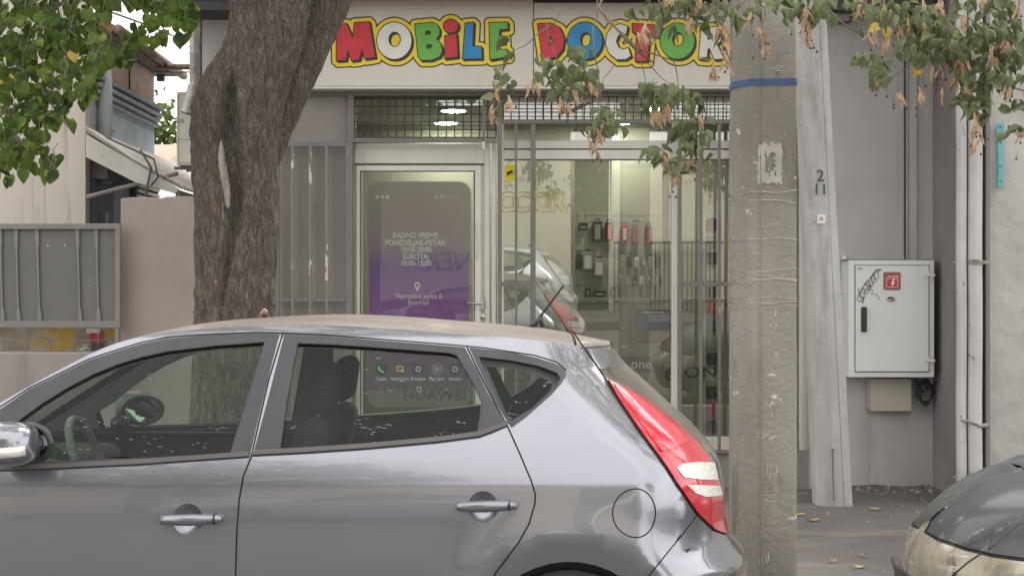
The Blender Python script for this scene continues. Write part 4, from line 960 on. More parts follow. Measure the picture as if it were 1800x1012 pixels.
MB().box(XF_(930, 14.5), x1 - .3, 14.5, 15.1, ZF_(532, 14.5) - .0, ZF_(524, 14.5)).build('worktop', M['room_pale'], ct, bevel=.004)
MB().box(XF_(1005, 14.5), x1 - .35, 14.55, 15.05, GZ + .04, ZF_(532.5, 14.5)).build('front', M['pegboard'], ct)
# poster tablet in the window
tb = thing('window_poster', tuple(P(1148, 602, G + .05)), 'blue and orange picture poster standing low in the shop window', 'poster')
MB().prism(rrect(1117, 1179, 544, 602, 3, G + .05), G + .05, G + .06).build('poster_edge', M['print_dark'], tb)
MB().pbox(1120, 1176, 553, 580, G + .05, -.002, -.0005).build('poster_sky', mat('poster_sky', (.10, .17, .28), .5, (.14, .22, .34), 6), tb)
MB().pbox(1120, 1176, 580.2, 600, G + .05, -.002, -.0005).build('poster_land', mat('poster_land', (.36, .24, .13), .5, (.26, .17, .1), 12), tb)
q = MB()
for i, (a_, c_) in enumerate(((1130, 1136), (1137.5, 1141), (1142.5, 1149), (1151, 1156), (1157.5, 1162), (1163.5, 1167))): q.pbox(a_, c_, 548, 549.6, G + .048, 0, .001)
q.build('print_line', M['print_white'], tb)
sn = thing('name_plate', tuple(P(1116, 652, G + .05)), 'small black plate with white lettering low in the shop window', 'sign')
MB().prism(rrect(1084, 1144, 626, 653, 4, G + .05), G + .05, G + .055).build('plate', M['print_dark'], sn, bevel=0)
text('plate_text', 'one', P(1127, 640, G + .048), .105, M['print_white'], sn, sx=1.0)
dc = thing('window_lettering', tuple(P(1222, 665, G + .03)), 'dark lettering stuck on the lower right pane of the shop window', 'lettering')
text('letters', 'CON', P(1218, 655, G + .028), .12, M['print_dark'], dc, sx=1.35, bold=.002)
MB().tube([P(1184 + 9 * math.cos(a) - 4, 657 + 10 * math.sin(a), G + .03) for a in np.linspace(R(60), R(300), 14)], .008, 6).build('letters', M['print_dark'], dc)
# ghost lettering stickers on the pane: pale yellow outline of the shop's name
M['ghost_yellow'] = mat('ghost_yellow', (.62, .56, .24), .5)
gt = thing('window_sticker', tuple(P(935, 372, G - .02)), 'pale yellow outlined lettering stuck on the left window pane', 'sticker')
gm = glass('ghost_outline', (.86, .80, .42), 0.04)
for pl_c, off in (((893, 'O'), 0), ((916, 'C'), 0), ((938, 'T'), 0), ((957, 'O'), 0), ((981, 'R'), 0)):
    v, f_ = textmesh(pl_c[1], .20, bold=.008); q = MB(); p0 = P(pl_c[0], 357, G - .045)
    edges = {}
    for f in f_:
        for i in range(len(f)):
            k = tuple(sorted((f[i], f[(i + 1) % len(f)]))); edges[k] = edges.get(k, 0) + 1
    for (a, c), n_ in edges.items():
        if n_ == 1: q.tube([(p0.x + v[a][0], p0.y, p0.z + v[a][1]), (p0.x + v[c][0], p0.y, p0.z + v[c][1])], .005, 5)
    q.build('letter_outline', M['ghost_yellow'], gt)
ys = thing('warning_sticker', tuple(P(896, 315, G - .02)), 'small yellow camera warning sticker at the top of the window pane', 'sticker')
MB().prism(rrect(887, 905, 290, 317, 2, G - .045), G - .045, G - .043).build('sticker_sheet', M['sg_yellow'], ys)
q = MB().tube([P(891, 305, G - .047), P(901, 301, G - .047)], .010, 6).tube([P(891, 310, G - .047), P(896, 305, G - .047)], .004, 6); q.build('camera_pictogram', M['print_dark'], ys)
# tall display rack on the right
M['rack_silver'] = mat('rack_silver', (.5, .5, .5), .3, metal=.8)
rk = thing('display_rack', tuple(P(1250, 760, G + .25)), 'tall narrow rack of small accessories behind the right window pane', 'display rack')
MB().pbox(1237, 1240, 375, 764, G + .22, 0, .05).pbox(1262, 1265, 375, 764, G + .22, 0, .05).build('upright', M['rack_silver'], rk)
for i in range(13):
    y = 384 + i * 29.5
    c_ = ['pack_black', 'pack_grey', 'pack_black', 'pack_white', 'pack_black', 'pack_red'][i % 6]
    MB().pbox(1241 + (i % 3), 1261 - (i % 2) * 3, y, y + 22, G + .2, 0, .06).build('packet', M[c_], rk, bevel=.01)
    MB().tube([P(1240, y + 25, G + .24), P(1262, y + 25, G + .24)], .006, 6).build('hook_bar', M['rack_silver'], rk)
pp = thing('paper_notice', tuple(P(1286, 440, F - .06)), 'pink paper notice hanging at the right end of the shop window', 'notice')
MB().pbox(1278, 1290, 378, 440, G, -.047, -.045).build('sheet', mat('pink_paper', (.62, .33, .29), .8, (.7, .4, .36), 8), pp)

# ---------------------------------------------------------------- the shop sign
sg = thing('shop_sign', tuple(P(900, 153, F - .2)), 'long cream sign board with colourful cartoon letters over the shop front', 'sign')
SY = F - .22
b = MB().pbox(500, 937.2, -60, 152, SY, 0, .20); b.build('sign_board', M['sign_panel'], sg, bevel=.006)
b = MB().pbox(938.4, 1296, 5, 152, SY, 0, .20); b.build('sign_board', M['sign_panel'], sg, bevel=.006)
MB().pbox(500, 1296, 152.3, 156, SY, .004, .20).build('sign_trim', M['upvc'], sg)
MB().pbox(938.4, 1296, -2, 4.8, SY, .01, .20).build('sign_trim', M['soffit'], sg)
def A(l): return [(450 + x / 4, y / 4) for x, y in l]
def B_(l): return [(850 + x / 4, y / 4) for x, y in l]
LET = [
 ('red', [A([(565,182),(637,168),(682,272),(692,162),(797,155),(838,402),(765,414),(745,345),(725,420),(672,427),(645,350),(632,424),(565,428)])]),
 ('white', [A(ellipse(972,288,122,130)), A(ellipse(975,278,42,52))]),
 ('green', [A([(1117,172),(1240,160),(1272,175),(1290,205),(1290,240),(1268,275),(1298,310),(1310,360),(1290,400),(1235,422),(1160,425),(1140,400)]), A([(1190,222),(1218,216),(1230,228),(1224,244),(1192,248)]), A([(1195,318),(1228,312),(1240,325),(1230,341),(1204,345)])]),
 ('red', [A(ellipse(1370,185,52,47))]), ('red', [A([(1328,255),(1410,238),(1418,400),(1328,412)])]),
 ('blue', [A([(1472,165),(1530,160),(1522,325),(1585,330),(1588,412),(1452,415)])]),
 ('green', [A([(1640,160),(1768,158),(1770,205),(1712,210),(1708,258),(1745,262),(1748,305),(1700,310),(1700,350),(1765,350),(1770,400),(1645,420)])]),
 ('red', [B_([(380,170),(470,165),(535,195),(568,270),(555,345),(510,400),(415,420)]), B_([(455,255),(478,262),(490,288),(480,316),(464,325)])]),
 ('blue', [B_(ellipse(712,287,122,130)), B_(ellipse(717,278,38,50))]),
 ('white', [B_([(1012,188),(965,170),(905,185),(868,240),(858,310),(880,375),(935,420),(1000,418),(1036,395),(1016,335),(985,350),(950,335),(932,290),(948,250),(978,236),(1002,242)])]),
 ('red', [B_([(1045,168),(1248,182),(1242,262),(1165,255),(1150,430),(1065,430),(1078,240),(1048,228)])]),
 ('green', [B_(ellipse(1362,290,120,126)), B_(ellipse(1366,278,40,50))]),
 ('white', [B_([(1530,200),(1640,190),(1676,228),(1668,290),(1640,312),(1690,415),(1622,420),(1590,342),(1576,345),(1570,420),(1512,415)]), B_([(1575,240),(1608,240),(1612,272),(1575,280)])])]
xs = np.arange(574, 1300, 1.0); ys_ = np.arange(16, 126, 1.0); GX, GY = np.meshgrid(xs, ys_)
def to3(Y): return lambda x, y: tuple(P(x, y, Y))
for word, rng, lab in (('MOBILE', range(0, 7), None), ('DOCTOR', range(7, 13), None)):
    S_all = np.full(GX.shape, 1e9); S_sh = np.full(GX.shape, 1e9); each = []
    for i in rng:
        c, pl = LET[i]; s0 = poly_sdf(pl, GX, GY); s1 = poly_sdf([[(x + 3.2, y + 3.4) for x, y in q] for q in pl], GX, GY); s15 = poly_sdf([[(x + 1.6, y + 1.7) for x, y in q] for q in pl], GX, GY)
        sol = poly_sdf(pl[:1], GX, GY); sol1 = poly_sdf([[(x + 3.2, y + 3.4) for x, y in pl[0]]], GX, GY)
        S_all = np.minimum(S_all, np.minimum(sol, sol1)); S_sh = np.minimum(S_sh, np.minimum(np.minimum(s0, s1), s15)); each.append((c, s0))
    fill_mesh(S_all - 9.8, xs, ys_, to3(SY - .0010)).build('word_outline', M['sg_black'], sg, fix=False)
    fill_mesh(S_all - 7.4, xs, ys_, to3(SY - .0022)).build('word_backing', M['sg_yellow'], sg, fix=False)
    fill_mesh(S_sh - 1.3, xs, ys_, to3(SY - .0034)).build('letter_shadow', M['sg_black'], sg, fix=False)
    for c, s0 in each:
        fill_mesh(s0 + .4, xs, ys_, to3(SY - .0046)).build('letter', M['sg_' + c], sg, fix=False)
# ---------------------------------------------------------------- right hand side: neighbour house, pipes, cabinet, poles
nb = thing('neighbour_house', (XRW + 1.5, 12.3, GZ), 'pale rough plastered house front projecting at the right edge', 'building')
MB().box(XRW, XRW + .10, 12.08, 12.899, GZ - .1, 4.6).build('return_wall', M['stucco_dark'], nb)
MB().box(XRW + .002, 9, 12.10, 12.9, GZ - .1, 5.2).build('wall', M['stucco_lilac'], nb)
# rough render sheet, uneven
b = MB(); X0 = XF_(1736, 12.04); n1, n2 = 60, 80
for i in range(n1 + 1):
    for j in range(n2 + 1):
        x = X0 + (7 - X0) * (i / n1) ** 1.5; z = GZ - .05 + 4.9 * j / n2
        e = .012 * noise.noise((0, 3, z * 2.2)) if i == 0 else 0
        b.v.append((x + e, 12.045 + .012 * noise.noise((x * 2.5, 1, z * 2.5)) + .004 * noise.noise((x * 9, 1, z * 9)), z))
for i in range(n1):
    for j in range(n2): k = i * (n2 + 1) + j; b.f.append((k, k + n2 + 1, k + n2 + 2, k + 1)); b.mi.append(0)
o = b.build('render_coat', M['rough_plaster'], nb, smooth=True, fix=False); q = o.modifiers.new('s', 'SOLIDIFY'); q.thickness = .04; q.offset = -1
M['turquoise'] = mat('turquoise', (.13, .42, .43), .7, (.20, .48, .47), 8, speck=[((.6, .58, .52), 14, (1, 1, .6), .66, .7)])
st = thing('metal_strip', tuple(P(1759, 330, 12.0)), 'turquoise painted metal strip screwed to the rough wall', 'strip')
pl = [(1752, 226), (1755, 218), (1764, 214), (1766, 222), (1764, 262), (1765, 300), (1763, 330), (1754, 329), (1755, 290), (1753, 250)]
MB().prism([(P(x, y, 12.0).x, P(x, y, 12.0).z) for x, y in pl], 12.0, 12.02).build('strip', M['turquoise'], st, bevel=.002)
for y in (223, 250, 292, 318): MB().lathe([(.007, 0), (.006, -.004)], P(1758.5, y, 12.0), 'Y', 10).build('screw', M['print_dark'], st)
# downpipes
M['pipe_white'] = mat('pipe_white', (.48, .475, .47), .65, (.58, .57, .56), 3, bump=.004, bs=22, speck=[((.16, .14, .125), 5.2, (1.5, 1.5, .6), .64, .68), ((.30, .27, .24), 12, (1, 1, .3), .66, .74)])
def pipe(px, r, Y, name, label, m, y0=-60, y1=875):
    t = thing(name, tuple(P(px, y1, Y)), label, 'drainpipe', 'white drainpipes at the house corner')
    a = P(px, y0, Y); c = P(px, y1, Y)
    pts = [(a.x + .002 * math.sin(i * 1.3), Y + .002 * math.cos(i), a.z + (c.z - a.z) * i / 16) for i in range(17)]
    MB().tube(pts, r, 20).build('pipe', m, t, smooth=True); return t
p1 = pipe(1690, .038, 11.98, 'drainpipe', 'thinner white peeling drainpipe, left one at the corner of the neighbouring house', M['pipe_white'])
p2 = pipe(1714, .050, 11.97, 'drainpipe', 'thicker white drainpipe with a rusty joint, right one at the house corner', M['pipe_white'])
MB().box(XF_(1729, 12.05), XF_(1736, 12.05), 11.99, 12.08, GZ, 4.5).build('corner_post', M['stucco_dark'], nb)
MB().box(XF_(1700, 12.05), XF_(1706, 12.05), 12.03, 12.08, GZ, 4.5).build('groove', M['gap'], nb)
M['rusty'] = mat('rusty', (.10, .075, .06), .8, (.45, .44, .42), 9)
for y in (461, 838):
    c = P(1714, y, 11.97); b = MB().lathe([(.054, -.018), (.056, -.018), (.056, .018), (.054, .018)], c, 'Z', 20).box(c.x - .15, c.x - .05, c.y + .01, c.y + .022, c.z - .006, c.z + .006).box(c.x + .05, c.x + .11, c.y + .01, c.y + .03, c.z - .012, c.z + .012)
    b.build('clamp', M['rusty'], p2, bevel=.002); 
c = P(1714, 746, 11.97); b = MB(); b.tube([(c.x - .11, c.y - .02, c.z + .03), (c.x - .05, c.y - .045, c.z + .025), (c.x + .02, c.y - .05, c.z - .005), (c.x + .09, c.y - .02, c.z + .0)], [.006, .01, .012, .02], 8)
b.build('broken_joint', M['rusty'], p2, smooth=True)
# cable duct
cdt = thing('cable_duct', tuple(P(1601, 455, F - .03)), 'narrow grey cable duct running down the wall to the electrical cabinet', 'cable duct')
MB().pbox(1592, 1611, -80, 457, F, -.03, -.002).build('duct', M['pole_paint'], cdt, bevel=.004)
MB().pbox(1588.5, 1591, -80, 457, F, -.018, -.002).build('cable', M['print_dark'], cdt)
MB().pbox(1594, 1596, -80, 457, F, -.0325, -.0305).build('seam', M['steel'], cdt)
# electrical cabinet
CY = F - .27
cb = thing('electrical_cabinet', tuple(P(1567, 663, CY)), 'light grey steel electrical cabinet with a red high voltage sign on the wall', 'electrical cabinet')
MB().pbox(1491.5, 1642.5, 457, 663, CY, 0, .268).build('case', M['cabinet'], cb, bevel=.006)
MB().pbox(1503.5, 1632, 467, 652.5, CY, -.012, -.0005).build('door', M['cabinet'], cb, bevel=.004)
b = MB(); frame(b, 1502, 1633.5, 465.5, 654, 1.6, CY, -.003, -.001); b.build('door_gap', M['print_dark'], cb)
b = MB().pbox(1513, 1522.5, 539, 583, CY, -.035, -.012); b.build('handle', M['pack_black'], cb, bevel=.006)
for y in (484, 634):
    b = MB().pbox(1624, 1643, y - 2.4, y + 1.8, CY, -.02, -.012).pbox(1635.5, 1637.5, y - 8, y + 8, CY, -.017, -.003).pbox(1630.5, 1632.5, y - 8, y + 2, CY, -.019, -.0125); b.build('hinge', M['sg_white'], cb, bevel=.002)
M['sign_red'] = mat('sign_red', (.52, .025, .03), .35)
b = MB().prism(rrect(1552.5, 1583, 478, 509.5, 3, CY - .014), CY - .018, CY - .0125); so = b.build('warning_sign', M['steel'], cb, bevel=.001)
MB().prism(rrect(1555.5, 1580.5, 481, 507, 1, CY), CY - .0195, CY - .0185).build('sign_face', M['sign_red'], so)
b = MB(); frame(b, 1558, 1578.5, 489, 505, .7, CY - .02, -.0005, 0); b.build('sign_border', M['print_white'], so)
bolt = [(1569, 490), (1565, 499), (1568, 498.5), (1566, 505), (1572.5, 496), (1569, 496.5), (1572, 490)]
MB().prism([(P(x, y, CY).x, P(x, y, CY).z) for x, y in bolt], CY - .0212, CY - .0202).build('lightning_bolt', M['print_white'], so)
b = MB()
for a_, c_ in ((1559, 1563), (1564, 1567), (1568.5, 1573), (1574, 1578)): b.pbox(a_, c_, 485, 486.6, CY, -.021, -.0205)
b.build('sign_print', M['print_white'], so)
so = MB().prism(rrect(1556.5, 1575, 519.5, 532, .5, CY), CY - .014, CY - .0125).build('sticker', M['sg_white'], cb)
b = MB().tube([P(1559, 526, CY - .0145), P(1563, 523, CY - .0145), P(1569, 524, CY - .0145), P(1573, 528, CY - .0145)], [.003, .008, .008, .003], 6).tube([P(1561, 528, CY - .0145), P(1571, 529, CY - .0145)], .004, 5); b.build('sticker_print', M['print_dark'], so)
so = MB().prism(rrect(1503.5, 1517, 469, 475, .3, CY), CY - .014, CY - .0125).build('sticker', M['sg_white'], cb)
MB().pbox(1506, 1515, 471, 473, CY, -.0148, -.0142).build('sticker_print', M['steel'], so)
gr = MB()
def scr(pts, r=.0024): gr.tube([P(x, y, CY - .0135) for x, y in pts], r, 5)
for i in range(7):
    cx = 1512 + i * 4.6; cy = 521 - i * 6.6
    scr([(cx + 4.4 * math.cos(a) * (1 + .2 * math.sin(i)) + 1.5 * math.sin(2 * a), cy + 9 * math.sin(a)) for a in np.linspace(i, i + 5.6, 14)])
scr([(1508, 506), (1513, 520), (1517, 534), (1520, 512), (1530, 500)]); scr([(1530, 500), (1528, 508), (1534, 510), (1532, 517), (1540, 516), (1546, 526)]); scr([(1541, 478), (1549, 473)], .004); scr([(1519, 500), (1545, 472)])
gr.build('graffiti', M['print_dark'], cb, smooth=True)
MB().pbox(1488, 1640, 455.5, 457, CY, .0, .25).build('rain_lip', M['steel'], cb)
b = MB().pbox(1478, 1491, 473, 516, F, -.16, -.002); tag(b.build('junction_box', M['cabinet'], None, bevel=.004), 'small pale box on the wall tucked behind the left side of the cabinet', 'junction box')
bb = thing('meter_box', tuple(P(1562, 720, F - .1)), 'small beige box on the wall under the cabinet', 'box')
MB().pbox(1527, 1597, 664, 721, F, -.10, -.002).build('case', mat('beige', (.50, .47, .37), .5, (.56, .53, .43), 2), bb, bevel=.005)
MB().pbox(1524, 1527, 664, 716, F, -.07, -.002).build('back_plate', M['pole_paint'], bb)
cc = MB(); ctr = P(1627, 694, F - .12)
for k in range(3):
    cc.tube([(ctr.x + (.045 + .008 * k) * math.cos(a) , ctr.y + .012 * k, ctr.z + .02 + (.095 - .01 * k) * math.sin(a)) for a in np.linspace(0, 2 * math.pi, 28)], .0095, 8, caps=False)
cc.tube([P(1644, 610, F - .1), P(1649, 640, F - .1), P(1648, 668, F - .11), P(1634, 684, F - .12)], .010, 8).tube([P(1610, 665, F - .1), P(1614, 680, F - .12), P(1624, 690, F - .13)], .010, 8)
cc.tube([P(1621, 676, F - .15), P(1633, 684, F - .15)], .016, 8)
tag(cc.build('cable_coil', M['rubber'], None, smooth=True), 'coil of black cable hanging under the right corner of the cabinet', 'cable')
tag(MB().pbox(1642.5, 1648, 610, 652, F, -.20, -.02).build('cable_gland', M['cabinet'], cb, bevel=.003), None)
for px, py in ((1483, 453),): MB().pbox(px - 4, px + 3, py - 3, py + 3, F, -.03, -.002).build('bracket', M['sg_white'], cb)
# wall bracket up high
b = MB().tube([P(1455, 20, F - .02), P(1500, 22, F - .10)], .012, 8).tube([P(1455, 40, F - .02), P(1490, 40, F - .08), P(1495, 38, F - .1), P(1497, 30, F - .1)], .010, 8)
tag(b.build('wall_bracket', M['print_dark'], None, smooth=True), 'black steel bracket high on the wall above the leaning pole', 'bracket')

# ---------------------------------------------------------------- concrete utility pole
PY = 8.55; PX = XF_(1340, PY)
up = thing('utility_pole', (PX, PY, GZ), 'scarred grey concrete utility pole with a blue band, between the two cars', 'utility pole')
sec = [(x * .93, y) for x, y in [(-.088, -.150), (-.080, -.158), (-.038, -.158), (-.034, -.166), (-.028, -.158), (.140, -.158), (.158, -.140), (.158, .12), (.14, .14), (-.14, .14), (-.162, .11), (-.164, -.03), (-.096, -.143)]]
b = MB(); H = 7.5; nl = 220
def lerp2(sec, res=.012):
    out = []
    for i in range(len(sec)):
        a, c = sec[i], sec[(i + 1) % len(sec)]; k = max(1, int(math.hypot(c[0] - a[0], c[1] - a[1]) / res))
        for j in range(k): out.append((a[0] + (c[0] - a[0]) * j / k, a[1] + (c[1] - a[1]) * j / k))
    return out
S2 = lerp2(sec)
for i in range(nl + 1):
    z = H * (i / nl); k = 1.02 - .012 * z
    for x, y in S2:
        d = .003 * noise.noise((x * 9, y * 9, z * 4)) + .0015 * noise.noise((x * 40, y * 40, z * 18))
        if -.11 < x < -.07 and y < -.13: d += .006 * noise.noise((3, 7, z * 9)) + .003 * noise.noise((1, 2, z * 30))
        if -.04 < x < -.026 and y < -.15: d += .004 * noise.noise((8, 1, z * 14))
        l = math.hypot(x, y); b.v.append((PX + x * k + x / l * d, PY + y * k + y / l * d, GZ - .05 + z))
n = len(S2)
for i in range(nl):
    for j in range(n): b.f.append((i * n + j, i * n + (j + 1) % n, (i + 1) * n + (j + 1) % n, (i + 1) * n + j)); b.mi.append(0)
b.f.append(tuple(nl * n + j for j in range(n))); b.mi.append(0)
b.build('shaft', M['concrete'], up, smooth=35)
def wrap(z, h, out, tilt, wob, sd):
    b = MB(); sec_ = [(x * 1.0 * (1 + out), y * (1 + out)) for x, y in sec]
    L_ = lerp2(sec_, .03); n = len(L_)
    k = 1.02 - .012 * (z - GZ)
    for dz in (-h / 2, h / 2):
        for x, y in L_: b.v.append((PX + x * k, PY + y * k, z + dz + tilt * x + wob * noise.noise((x * 8, y * 8, sd))))
    for j in range(n): b.f.append((j, (j + 1) % n, n + (j + 1) % n, n + j)); b.mi.append(0)
    return b
zb = ZF_(151, PY)
o = wrap(zb, .031, .035, .012, .002, 1).build('blue_band', mat('blue_band', (.03, .075, .19), .5, (.055, .11, .25), 9), up, smooth=True)
M['film'] = mat('film', (.42, .385, .335), .25, (.28, .25, .21), 20, coat=.5, coatr=.2)
random.seed(3)
for py in (342, 356, 398, 420, 428, 447, 478, 484, 489, 492, 497, 527, 532, 538, 541):
    b = wrap(ZF_(py + random.uniform(-3, 3), PY), random.choice([.0022, .0035, .006]), .022 + random.uniform(0, .006), random.uniform(-.09, .07), .02, py)
    o = b.build('plastic_wrap', M['film'], up, smooth=True)
# torn paper patch, red smear
b = MB(); random.seed(12)
cx, cy = 1354, 288
S = np.zeros((90, 60)); xs2 = np.arange(1328, 1388, 1.0); ys2 = np.arange(240, 330, 1.0)
for i, yy in enumerate(ys2):
    for j, xx in enumerate(xs2):
        e = max(abs(xx - cx) - 21, abs(yy - cy) - 34); nn = noise.noise((xx * .11, yy * .07, 3)) * 9 + noise.noise((xx * .3, yy * .2, 8)) * 6
        rim_ = abs(e + 6) - 5; S[i, j] = min(max(e, -nn + 1.5), max(rim_, e - 1) + nn * .9)
fill_mesh(S, xs2, ys2, lambda x, y: tuple(P(x, y, PY - .1625))).build('paper_remnant', mat('old_paper', (.38, .36, .32), .9, (.50, .475, .43), 12), up, fix=False)
# scratches
b = MB(); random.seed(5)
for cx, cy, w_, h_, n_ in ((1352, 455, 50, 60, 0), (1360, 560, 14, 40, 9), (1350, 765, 44, 16, 16), (1357, 825, 26, 40, 8), (1352, 875, 26, 20, 8), (1357, 720, 10, 30, 7), (1365, 120, 18, 14, 6), (1345, 985, 30, 30, 5)):
    for i in range(n_):
        x = cx + random.uniform(-w_, w_) * .35; y = cy + random.uniform(-h_, h_) * .4; a = random.gauss(.3, .25) if w_ > h_ else random.gauss(1.5, .4); L_ = random.uniform(6, 20)
        b.tube([P(x - math.cos(a) * L_ / 2, y + math.sin(a) * L_ / 2, PY - .1615), P(x, y + random.uniform(-1, 1), PY - .1622), P(x + math.cos(a) * L_ / 2, y - math.sin(a) * L_ / 2, PY - .1615)], [.0006, .0018, .0006], 5)
b.build('scratches', mat('scratch_white', (.58, .56, .51), .9), up)

# ---------------------------------------------------------------- leaning painted pole
lp = thing('leaning_pole', tuple(P(1465, 885, 12.0)), 'white painted concrete pole leaning left, numbered 2 11, in front of the wall', 'pole')
# plan offsets at base and top, faces: rounded dark left side, two flat pale faces
def ring(pxs, Yf, half):
    # pxs: left edge, arris, groove, right edge
    l, a, g, r = [XF_(p, Yf) for p in pxs]
    c = (l + r) / 2; w_ = (r - l) / 2
    return [(l, half * .25), (l + w_ * .12, -half * .35), (l + w_ * .45, -half * .85), (a - .004, -half * 1.02), (a, -half * 1.1), (a + .004, -half * 1.04), (g - .004, -half * .98), (g, -half * .93), (g + .004, -half * .98), (r - .008, -half * .86), (r, -half * .6), (r, half * .7), (r - w_ * .4, half), (l + w_ * .4, half)]
base = ring((1430, 1463, 1479, 1496), 12.0, .12); top = ring((1392, 1419, 1434, 1448), 12.0, .10)
z0, z1 = GZ - .06, ZF_(0, 12.0); b = MB(); NL = 120; ext = 1.35
RB = lerp2(base, .014)
def resamp_like(a, c):
    out = []
    for i in range(len(a)):
        p, q = a[i], a[(i + 1) % len(a)]; r_, s_ = c[i], c[(i + 1) % len(a)]; k = max(1, int(math.hypot(q[0] - p[0], q[1] - p[1]) / .014))
        for j in range(k): out.append((r_[0] + (s_[0] - r_[0]) * j / k, r_[1] + (s_[1] - r_[1]) * j / k))
    return out
RT = resamp_like(base, top); n = len(RB)
for i in range(NL + 1):
    t_ = ext * i / NL; z = z0 + (z1 - z0) * t_
    for (xa, ya), (xb, yb) in zip(RB, RT):
        x = xa + (xb - xa) * t_; y = ya + (yb - ya) * t_
        d = .010 * noise.noise((x * 7, y * 7, z * 3.2)) + .004 * noise.noise((x * 30, y * 30, z * 14)); b.v.append((x + d * .4, 12.0 + y + d, z))
for i in range(NL):
    for j in range(n): b.f.append((i * n + j, i * n + (j + 1) % n, (i + 1) * n + (j + 1) % n, (i + 1) * n + j)); b.mi.append(0)
b.build('shaft', M['pole_paint'], lp, smooth=40)
text('number', '2', P(1442, 310, 11.865), .115, M['print_dark'], lp, bold=.002); text('number', '11', P(1442, 333.5, 11.865), .105, M['print_dark'], lp, bold=.002)
MB().pbox(1437, 1451, 377, 393, 11.86, 0, .012).build('plate', M['sg_white'], lp, bevel=.001); MB().pbox(1440, 1447, 381, 388, 11.86, -.003, -.001).build('plate_print', mat('faded_print', (.5, .35, .28), .8), lp)
MB().tube([P(1464, 792, 11.86), P(1464.5, 830, 11.855), P(1466, 880, 11.85)], .006, 6).lathe([(.012, 0), (.01, -.02)], P(1464, 790, 11.865), 'Y', 10).build('earth_rod', M['steel'], lp)
for p_, q_ in (((1440, 86), (1446, 64)),):
    pass
# fallen leaves and grit on the pavement
M['leaf_yellow'] = mat('leaf_yellow', (.55, .38, .06), .7, (.62, .46, .12), 30); M['leaf_brown'] = mat('leaf_brown', (.20, .13, .07), .8, (.30, .2, .12), 30)
random.seed(4)
for i, (px, py, c, lb) in enumerate(((1539, 896, 'leaf_yellow', 'larger yellow fallen leaf at the foot of the cabinet wall'), (1429, 916, 'leaf_yellow', 'yellow fallen leaf lying in front of the leaning pole'), (1404, 906, 'leaf_yellow', 'small yellow fallen leaf beside the concrete pole'), (1461, 988, 'leaf_brown', 'brown fallen leaf on the asphalt, nearest left'), (1517, 977, 'leaf_brown', 'small dark fallen leaf on the asphalt beside the black car'), (1512, 999, 'leaf_yellow', 'curled pale fallen leaf at the bottom of the pavement'))):
    Y = FPX * (CAMZ - GZ) / (py - HOR); c0 = P(px, py, Y); a = random.uniform(0, 6); s_ = .045 if i < 3 else .03; b = MB()
    for k in range(10):
        th = 2 * math.pi * k / 10; r = s_ * (1 + .25 * math.cos(th)); b.v.append((c0.x + r * math.cos(th + a), Y + r * .7 * math.sin(th + a), c0.z + .006 + .012 * abs(math.sin(th)) + .005 * random.random()))
    b.v.append((c0.x, Y, c0.z + .015))
    for k in range(10): b.f.append((k, (k + 1) % 10, 10)); b.mi.append(0)
    o = b.build('fallen_leaf', M[c], None, smooth=True); tag(o, lb, 'leaf', 'leaves fallen on the pavement')
b = MB(); random.seed(9)
for i in range(420):
    Y = 13 - abs(random.gauss(0, .7)) - .2 if i < 330 else random.uniform(8.3, 12.8); x = random.uniform(-6, 3.4) if i % 3 == 0 else random.uniform(1.8, 3.4); r = random.uniform(.004, .02) * (1.3 if Y > 12.3 else .7)
    z = GZ + .01 + (.03 if Y > 12.2 else 0); m_ = [(x + random.uniform(-1, 1) * r, Y + random.uniform(-1, 1) * r, z + random.uniform(-.5, 1) * r) for _ in range(6)]
    b.add(m_, [(0, 1, 2), (0, 2, 3), (0, 3, 4), (0, 4, 1), (5, 2, 1), (5, 3, 2), (5, 4, 3), (5, 1, 4)])
tag(b.build('gravel', M['kerb'], None), 'grit and crumbled mortar along the foot of the wall', 'grit', kind='stuff')
# ---------------------------------------------------------------- left hand side
M['gate_grey'] = mat('gate_grey', (.135, .132, .128), .55, (.155, .15, .145), 3, bump=.0005, bs=60, speck=[((.22, .21, .2), 18, (1, 1, .4), .68, .74)])
M['gate_frame'] = mat('gate_frame', (.185, .18, .17), .5, (.215, .205, .195), 5)
GY_ = 12.4
wp = thing('wall_pier', tuple(P(278, 860, 12.5)), 'plain grey-brown plastered wall pier between the metal gate and the tree', 'wall')
pr = []
tp = [(212, 349), (230, 347), (252, 346.5), (268, 347), (284, 348.5), (293, 345.5), (318, 345), (352, 346)]
MB().prism([(XF_(x, 12.5), ZF_(y, 12.5)) for x, y in tp] + [(XF_(352, 12.5), GZ - .1), (XF_(212, 12.5), GZ - .1)], 12.5, 12.9).build('pier', M['wall_post'], wp, bevel=.006)
gt_ = thing('metal_gate', tuple(P(60, 576, GY_)), 'dark grey sheet metal gate panel with spindle shaped bars at the left edge', 'gate')
MB().pbox(-330, 204, 402, 566, GY_, .012, .02).build('sheet', M['gate_grey'], gt_)
b = MB().pbox(-330, 212, 393, 403, GY_, -.02, .03).pbox(-330, 212, 564, 576, GY_, -.02, .03).pbox(203, 212, 403, 564, GY_, -.018, .028).pbox(203, 210, 576, 616, GY_, -.018, .028).pbox(-330, -322, 403, 564, GY_, -.018, .028)
b.build('frame', M['gate_frame'], gt_, bevel=.003)
